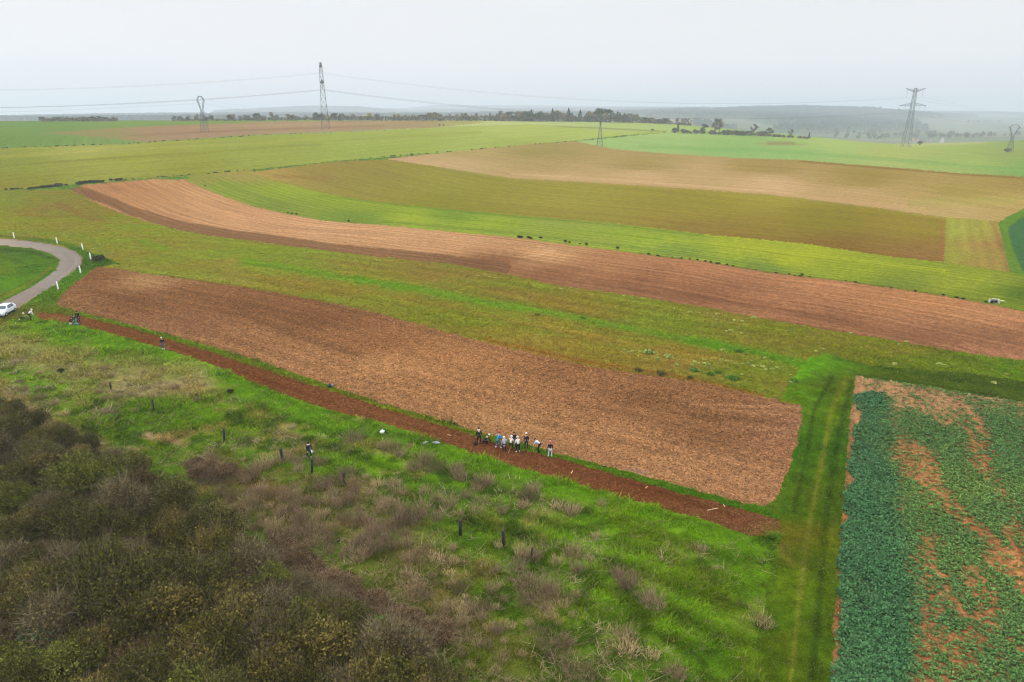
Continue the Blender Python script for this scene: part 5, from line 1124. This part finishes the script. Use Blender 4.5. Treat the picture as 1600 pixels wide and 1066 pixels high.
def person(px, py, face, hgt, lab, top, legs, boots, head, lean=0, crouch=0, hands=None, feet=None, long=0, hood=None, hat=None, hair=(48, 38, 32), beard=None, scarf=None, headdown=.0):
    """local +Y is forward; face = compass angle of +Y turned to the left from the view direction"""
    c = at(px, py); s = hgt / 1.72; r = empty('person', (c.x, c.y, gz(c.x, c.y)), R(face), label=lab, cat='person')
    pz = .92 * (1 - crouch) + .34 * crouch
    back = -.10 * lean / 60 - .15 * crouch; la = R(lean)
    pel = Vector((0, back, pz)); up = Vector((0, math.sin(la), math.cos(la)))
    spi = pel + up * .22; che = pel + up * .42; nk = pel + up * .55; hd = up.lerp(Vector((0, .35 + headdown, 1)), .55).normalized(); hb = nk + hd * .07; ht = nk + hd * .20; tp = nk + hd * .27
    fl, fr = feet or ((-.13, .02), (.13, -.02))
    J = [pel, spi, che, nk, hb, ht]; E_ = [(0, 1), (1, 2), (2, 3), (3, 4), (4, 5)]; Rd = [(.125, .105), (.125, .095), (.15, .105), .052, .075, .088]
    J.append(tp); E_.append((5, 6)); Rd.append(.06)
    lim = {}
    for sgn, f in ((-1, fl), (1, fr)):
        hip = pel + Vector((sgn * .10, 0, -.04)); ank = Vector((f[0], f[1], .08)); kn, ank = ik(hip, ank, .43, .42, (sgn * (.15 + crouch * .8), 1, .2)); toe = ank + Vector((sgn * .03, .17, -.045))
        i = len(J); J += [hip, kn, ank, toe]; E_ += [(0, i), (i, i + 1), (i + 1, i + 2), (i + 2, i + 3)]; Rd += [.088, .058, .042, .035]; lim['leg', sgn] = (hip, kn, ank, toe)
    hl, hr = hands or ((-.26, .06, .80), (.26, .06, .80))
    arms = {}
    for sgn, h_ in ((-1, hl), (1, hr)):
        sh = che + Vector((sgn * .175, 0, 0)) + up * .06; el, wr = ik(sh, h_, .29, .26, (sgn * .5, -1, -.3)); dirw = (wr - el).normalized(); pm = wr + dirw * .07
        i = len(J); J += [sh, el, wr, pm]; E_ += [(2, i), (i, i + 1), (i + 1, i + 2), (i + 2, i + 3)]; Rd += [.055, .042, .028, (.036, .018)]; arms[sgn] = (sh, el, wr, pm, dirw)
    body = [skin([j * s for j in J], E_, [tuple(q * s for q in x) if hasattr(x, '__len__') else x * s for x in Rd])]
    for sgn in (-1, 1):
        sh, el, wr, pm, dw = arms[sgn]; sd_ = dw.cross(Vector((0, 1, .2))).normalized(); nn = sd_.cross(dw).normalized()
        for k_ in range(4):
            b0 = pm + sd_ * (.024 - .016 * k_); L_ = [.068, .078, .072, .056][k_]; p1 = b0 + dw * L_ * .5; p2 = p1 + (dw * .75 + nn * .65).normalized() * L_ * .5
            body.append(skin([b0 * s, p1 * s, p2 * s], [(0, 1), (1, 2)], [.0095 * s, .009 * s, .0075 * s], 0, 0))
        t0 = wr + dw * .03 + sd_ * .02; t1 = t0 + (sd_ * .8 + dw * .6).normalized() * .04; t2 = t1 + (dw + nn * .3).normalized() * .03
        body.append(skin([t0 * s, t1 * s, t2 * s], [(0, 1), (1, 2)], [.012 * s, .010 * s, .008 * s], 0, 0))
    hdc = (hb + ht) / 2 + hd * .035; fw = (Vector((0, 1, 0)) - hd * hd.y).normalized(); sx = Vector((1, 0, 0))
    body.append(ball((hdc + fw * .098 - hd * .005) * s, .014 * s)); body.append(ball((hdc + fw * .085 - hd * .055) * s, .02 * s, (1.3, .7, .6)))
    for sgn in (-1, 1): body.append(ball((hdc + sx * sgn * .088) * s, .022 * s, (.5, .8, 1.2)))
    bo = pymesh('body', body, SKIN, r)
    ey = pymesh('eyes', [ball((hdc + fw * .088 + sx * sgn * .03 + hd * .018) * s, .009 * s) for sgn in (-1, 1)], m_dark, r)
    # clothing grown a little outside the body
    Jt = [pel - up * .03, spi, che + up * .02, nk - up * .03]; Et = [(0, 1), (1, 2), (2, 3)]; Rt = [(.158, .138), (.155, .128), (.178, .132), .085]
    for sgn in (-1, 1):
        sh, el, wr, pm, dw = arms[sgn]; i = len(Jt); Jt += [sh, el, wr - dw * .01]; Et += [(2, i), (i, i + 1), (i + 1, i + 2)]; Rt += [.078, .064, .050]
    if long: Jt += [pel - up * (.12 if crouch else 0) + Vector((0, .02, -long))]; Et += [(0, len(Jt) - 1)]; Rt += [(.20, .17)]
    mt_ = paint('cloth_%d_%d_%d' % top, top, .85, 0, .12, 9)
    pymesh('coat' if long else 'jacket', [skin([j * s for j in Jt], Et, [tuple(q * s for q in x) if hasattr(x, '__len__') else x * s for x in Rt])], mt_, r)
    Jl = [pel]; El = []; Rl = [(.135, .115)]
    for sgn in (-1, 1):
        hip, kn, ank, toe = lim['leg', sgn]; i = len(Jl); Jl += [hip, kn, ank + (kn - ank) * .18]; El += [(0, i), (i, i + 1), (i + 1, i + 2)]; Rl += [.105, .076, .062]
    pymesh('trousers', [skin([j * s for j in Jl], El, [tuple(q * s for q in x) if hasattr(x, '__len__') else x * s for x in Rl])], paint('cloth_%d_%d_%d' % legs, legs, .85, 0, .12, 9), r)
    for sgn in (-1, 1):
        hip, kn, ank, toe = lim['leg', sgn]; pymesh('boot', [skin([(ank + (kn - ank) * .36) * s, (ank + Vector((0, 0, -.01))) * s, toe * s], [(0, 1), (1, 2)], [.062 * s, .060 * s, .05 * s])], paint('boot_%d_%d_%d' % boots, boots, .6, 0, .08, 9), r)
    if hood: pymesh('hood', [ball((hdc - fw * .022 + hd * .015) * s, .128 * s, (1, .98, 1.12)), skin([(nk - hd * .02) * s, (nk + hd * .08) * s], [(0, 1)], [.10 * s, .10 * s], 0, 1)], paint('cloth_%d_%d_%d' % hood, hood, .85, 0, .1, 9), r)
    else: pymesh('hair', [ball((hdc - fw * .018 + hd * .03) * s, .108 * s, (.98, 1, 1))], paint('hair_%d_%d_%d' % hair, hair, .7, 0, .2, 20), r)
    if hat: pymesh('hat', [ball((hdc - fw * .01 + hd * .07) * s, .112 * s, (1.02, 1.05, .78)), ball((hdc + fw * .09 + hd * .05) * s, .07 * s, (1, .9, .18))], paint('hat_%d_%d_%d' % hat, hat, .8, 0, .08, 9), r)
    if scarf: pymesh('scarf', [ball((nk + Vector((0, 0, .01))) * s, .115 * s, (1.1, 1, .6))], paint('scarf_%d_%d_%d' % scarf, scarf, .9), r)
    M = Matrix.Translation(r.location) @ Matrix.Rotation(R(face), 4, 'Z')
    return r, {k_: M @ (arms[k_][3] * s + arms[k_][4] * .03) for k_ in arms}
BLK = (24, 26, 32); NAVY = (28, 34, 52); WHT = (232, 232, 236)
person(749, 694, 15, 1.74, 'person in black with white scarf, leftmost of the digging group, striding away', BLK, BLK, (40, 40, 44), None, lean=18, feet=((-.24, -.1), (.2, .2)), hands=((-.34, .1, .72), (.28, .25, .8)), scarf=WHT)
person(760, 692, -70, 1.65, 'person in navy jacket and white cap crouching beside the leftmost digger', NAVY, NAVY, BLK, None, lean=48, crouch=1, hands=((-.18, .5, .15), (.2, .5, .2)), hat=WHT)
person(778, 701, -40, 1.76, 'person in bright blue jacket with white boots bending towards the field', (30, 140, 190), (92, 112, 140), WHT, None, lean=26, feet=((-.22, -.06), (.18, .16)), hands=((-.2, .42, .9), (.24, .4, .95)), hair=(36, 30, 28), hat=(196, 60, 50))
person(788, 706.5, 10, 1.56, 'person in long lilac hooded coat with dark boots', (206, 190, 220), (44, 28, 40), (34, 26, 30), None, lean=6, long=.30, hands=((-.24, .12, .85), (.30, .34, .98)), hood=(226, 220, 232))
p5, h5 = person(798, 705, -20, 1.55, 'person in puffy white hooded jacket holding a rake', (232, 222, 224), (90, 50, 52), (110, 70, 60), None, lean=30, hands=((-.16, .45, .72), (.12, .4, .9)), hood=(240, 236, 236), feet=((-.14, -.05), (.14, .1)))
person(803.5, 699, 170, 1.66, 'dark haired person in dark clothes half hidden behind two people in white', (34, 36, 40), (30, 32, 36), BLK, None, lean=5)
person(809.5, 708, 15, 1.66, 'person in white jumper, black trousers and white boots', (240, 238, 232), BLK, (238, 238, 238), None, lean=22, feet=((-.16, 0), (.17, .04)), hands=((-.28, .3, .75), (.26, .34, .8)), hood=(226, 210, 196))
person(822.5, 702, 8, 1.66, 'person in navy jacket, dark teal trousers and white hat', (26, 28, 44), (34, 58, 62), (40, 60, 70), None, lean=4, hat=(244, 240, 236), hands=((-.26, .12, .82), (.24, .2, .86)))
p9, h9 = person(842, 706, 60, 1.62, 'person in pale blue shirt bending forward over a wooden tool', (198, 214, 236), BLK, (30, 28, 30), None, lean=62, hands=((-.14, .62, .55), (.14, .58, .5)), feet=((-.2, -.12), (.18, .2)), hair=(40, 34, 30))
person(859.5, 713.5, -5, 1.62, 'person in dark maroon jacket with a pink and white hood, rightmost of the group', (44, 22, 40), (208, 212, 222), WHT, None, lean=3, hands=((-.24, .16, .84), (.24, .16, .84)), feet=((-.16, 0), (.16, 0)), hood=(206, 100, 112), hat=(246, 232, 226))
person(255.5, 545, 178, 1.66, 'lone person in black jacket and white boots walking along the dug strip', BLK, (84, 100, 122), WHT, None, lean=8, hat=(236, 236, 232), feet=((-.14, .06), (.15, -.08)), hands=((-.3, .12, .78), (.3, .1, .8)))
p12, h12 = person(483.5, 717.5, -150, 1.74, 'lone person in dark blue with white scarf standing in tall grass among tree guards', (36, 44, 62), (40, 50, 70), (200, 204, 206), None, lean=16, feet=((-.14, .05), (.16, -.1)), hands=((-.3, .2, .78), (.2, .4, .9)), scarf=WHT)
person(47.5, 499, -35, 1.7, 'person in white coat bending over near the parked car', (236, 232, 236), (40, 30, 44), (60, 48, 30), None, lean=48, hands=((-.22, .5, .5), (.22, .5, .5)), hood=(236, 230, 224))
person(112.5, 504, 200, 1.6, 'person in dark top crouching at the left of the far digging trio', (34, 26, 24), (40, 40, 46), BLK, None, lean=35, crouch=1, hands=((-.2, .45, .2), (.2, .45, .2)), hair=(60, 44, 34))
person(118.8, 505, 160, 1.64, 'person in black jacket and turquoise trousers in the far digging trio', (18, 18, 28), (70, 140, 146), (60, 120, 126), None, lean=30, crouch=.35, hands=((-.2, .45, .5), (.2, .45, .4)))
person(123.6, 503, 190, 1.72, 'person in black at the right of the far digging trio', (20, 24, 22), (44, 24, 30), BLK, None, lean=14, hands=((-.2, .3, .7), (.24, .25, .7)))
def tool(hand, px, py, lab, kind, col=(196, 160, 112)):
    c = at(px, py); c.z = gz(c.x, c.y) + .02; r = empty(kind, (0, 0, 0), label=lab, cat='garden tool'); a = np.array(c); b = np.array(hand); t_ = b + (b - a) * .25
    obj_tubes('handle', [(a, t_, .018, .016)], paint('ash_wood', col), r, 6)
    w = np.cross(b - a, [0, 0, 1]); w /= np.linalg.norm(w)
    obj_tubes('head', [(a - w * .18, a + w * .18, .02, .02)] + [(a + w * (.05 * q), a + w * (.05 * q) + [0, 0, -.08], .008, .005) for q in range(-3, 4)], paint('tool_steel', (120, 112, 104), .5, .5), r, 5)
tool(h5[1], 794, 709.5, 'wooden rake held by the person in the puffy white jacket', 'rake')
tool(h9[-1], 833.5, 706.5, 'wooden handled hoe held by the bending person in pale blue', 'hoe')
# --- bags and litter
def bag(px, py, r_, sc, col, lab, cat='bag', name='bag', strap=True):
    c = at(px, py); r = empty(name, (c.x, c.y, gz(c.x, c.y)), rng.random() * 6, label=lab, cat=cat); V, F = ball((0, 0, r_ * sc[2] * .85), r_, sc)
    V = [v * (1 + .12 * math.sin(v.x * 31 + v.z * 17) * math.cos(v.y * 27)) for v in V]; pymesh('sack' if strap else 'bundle', [(V, F)], paint('bag_%d_%d_%d' % col, col, .6, 0, .12, 8), r)
    if strap: obj_tubes('strap', [((-.5 * r_, 0, r_ * 1.4 * sc[2]), (-.25 * r_, 0, r_ * 2.2 * sc[2]), .02, .02), ((-.25 * r_, 0, r_ * 2.2 * sc[2]), (.25 * r_, 0, r_ * 2.2 * sc[2]), .02, .02), ((.25 * r_, 0, r_ * 2.2 * sc[2]), (.5 * r_, 0, r_ * 1.4 * sc[2]), .02, .02)], paint('bag_%d_%d_%d' % col, col), r, 5)
bag(742.5, 695.5, .2, (1, .8, 1.0), (30, 32, 36), 'black bag on the soil left of the leftmost digger')
bag(597.5, 679, .24, (1.2, .9, .9), (240, 242, 240), 'white bag lying on the bright grass below the dug strip')
bag(601, 677.5, .16, (1.2, .9, .9), (24, 28, 34), 'small black bag right beside the white bag on the grass')
bag(665, 693.5, .26, (1.6, .7, .35), (196, 200, 206), 'flat pale sack on the grass edge, left of a similar one', strap=False, name='sack')
bag(681, 694, .26, (1.6, .8, .4), (168, 168, 190), 'flat lilac grey sack where grass meets the dug strip', strap=False, name='sack')
bag(487, 710.5, .2, (1, .8, 1.0), (236, 232, 238), 'white bag beside the lone person in the tall grass')
bag(36.5, 491, .14, (1.1, .8, 1.0), (226, 222, 186), 'cream bag on the grass between the car and the bending person')
bag(30, 499, .13, (1.5, .8, .5), (190, 196, 150), 'flat pale green bag in the grass right of the car', strap=False, name='sack')
bag(34.5, 497, .2, (1.2, .8, .7), (40, 42, 24), 'dark bag on the grass right of the car')
bag(110, 506, .22, (1.3, .8, .6), (190, 190, 196), 'pale grey bag at the feet of the far digging trio')
bag(120, 506.8, .3, (1.5, .8, .5), (60, 130, 136), 'turquoise sack on the soil in front of the far digging trio', strap=False, name='sack')
bag(268, 541, .16, (1.8, .7, .35), (52, 44, 44), 'dark bundle on the dug strip right of the lone walker', strap=False, name='bundle')
bag(515, 606, .26, (1, .9, .9), (44, 52, 50), 'dark green bucket shaped bag on the verge at the left of the ploughed field')
bag(519.5, 605, .22, (1.1, .8, .9), (120, 132, 126), 'grey green bag beside the dark one on the field verge')
def board(px, py, L, rz, col, lab):
    c = at(px, py); me = bpy.data.meshes.new('board'); bm = bmesh.new(); bmesh.ops.create_cube(bm, size=1, matrix=Matrix.Diagonal((L, .07, .04, 1))); bmesh.ops.bevel(bm, geom=bm.edges[:], offset=.008, segments=1, affect='EDGES'); bm.to_mesh(me); bm.free(); me.materials.append(paint('board_%d' % col[0], col))
    o = bpy.data.objects.new('board', me); COL.objects.link(o); o.location = (c.x, c.y, gz(c.x, c.y) + .06); o.rotation_euler = (0, .05, R(rz)); tag(o, lab, 'board')
board(893.5, 738, .6, 75, (220, 186, 140), 'pale wooden board standing out on the dug strip right of the diggers')
board(1010, 763, .45, 50, (224, 160, 104), 'orange tinted board on the dug strip in the middle of its right half')
board(1113, 798, 1.1, 22, (210, 176, 130), 'longest pale board lying across the right end of the dug strip')
board(1131, 792, .45, 85, (200, 168, 124), 'thin board at the right end of the dug strip beside the longest one')
board(702, 681, .4, -20, (214, 180, 140), 'short pale board on the dug strip left of the diggers')
# --- concrete drinking trough at the right
c = at(1553, 472.5); r = empty('concrete_trough', (c.x, c.y, gz(c.x, c.y)), R(-22), label='pale concrete trough at the edge of the bright green strip near the right frame edge', cat='trough'); r.scale = (.8, .8, .8)
mc = paint('pale_concrete', (190, 192, 170), .8, 0, .15, 3)
def cub(name, cx, cy_, cz, sx, sy, sz, mat, par):
    me = bpy.data.meshes.new(name); bm = bmesh.new(); bmesh.ops.create_cube(bm, size=1, matrix=Matrix.Translation((cx, cy_, cz)) @ Matrix.Diagonal((sx, sy, sz, 1))); bmesh.ops.bevel(bm, geom=bm.edges[:], offset=min(sx, sy, sz) * .12, segments=2, affect='EDGES'); bm.to_mesh(me); bm.free(); me.materials.append(mat); o = bpy.data.objects.new(name, me); COL.objects.link(o); return kid(par, o)
cub('end_wall', -.8, 0, .3, .2, 1.0, .8, mc, r); cub('end_wall', .8, 0, .3, .35, 1.0, .9, mc, r); cub('back_wall', 0, .45, .3, 1.45, .14, .8, mc, r); cub('base', 0, 0, .02, 1.45, .75, .16, mc, r); cub('lid', .25, .18, .75, 1.3, .55, .1, mc, r); cub('opening_shade', -.1, -.02, .2, 1.3, .7, .3, m_dark, r)  # last block is solid black, standing in for the shade inside the opening
bag(1566, 470.5, .28, (1.7, .7, .4), (196, 206, 130), 'pale green sack lying right of the concrete trough', strap=False, name='sack')

# ------------------------------------------------------------ haze
mz = bpy.data.materials.new('haze_air'); mz.use_nodes = True; t = mz.node_tree; t.nodes.clear()
pv = t.nodes.new('ShaderNodeVolumePrincipled'); ov = t.nodes.new('ShaderNodeOutputMaterial')
pv.inputs['Color'].default_value = (.83, .91, 1.0, 1); pv.inputs['Density'].default_value = SIG; pv.inputs['Anisotropy'].default_value = 0.3
t.links.new(pv.outputs[0], ov.inputs['Volume'])
me = bpy.data.meshes.new('haze'); bm = bmesh.new(); bmesh.ops.create_cube(bm, size=1)
for v in bm.verts:
    v.co.x *= 31000; v.co.y = v.co.y * 31000; v.co.z = 200 if v.co.z > 0 else -160
bm.to_mesh(me); bm.free(); me.materials.append(mz)
ho = bpy.data.objects.new('haze', me); COL.objects.link(ho)
tag(ho, kind='stuff')

# ------------------------------------------------------------ labels: order from the left inside every small family that shares one
ORD = ['leftmost', 'second', 'third', 'fourth', 'fifth', 'sixth', 'seventh', 'eighth', 'ninth', 'tenth', 'eleventh', 'twelfth', 'thirteenth', 'fourteenth']
fam = {}
for o in list(S.objects):
    if o.parent is None and 'label' in o and 'kind' not in o: fam.setdefault(o['label'], []).append(o)
for lab, L in fam.items():
    if 2 <= len(L) <= 14:
        L.sort(key=lambda o: proj(o.location.x, o.location.y, o.location.z)[0]) if all(o.location.length > 1 for o in L) else L.sort(key=lambda o: -sum(v.co.z for v in o.data.vertices) / len(o.data.vertices))
        for i, o in enumerate(L):
            if o.location.length > 1: q = 'leftmost' if i == 0 else ('rightmost' if i == len(L) - 1 else ORD[i] + ' from the left')
            else: q = 'topmost' if i == 0 else ('lowest' if i == len(L) - 1 else ORD[i] + ' from the top')
            words = (lab + ', ' + q).split()
            if len(words) > 16: print('LONG', ' '.join(words))
            o['label'] = ' '.join(words)
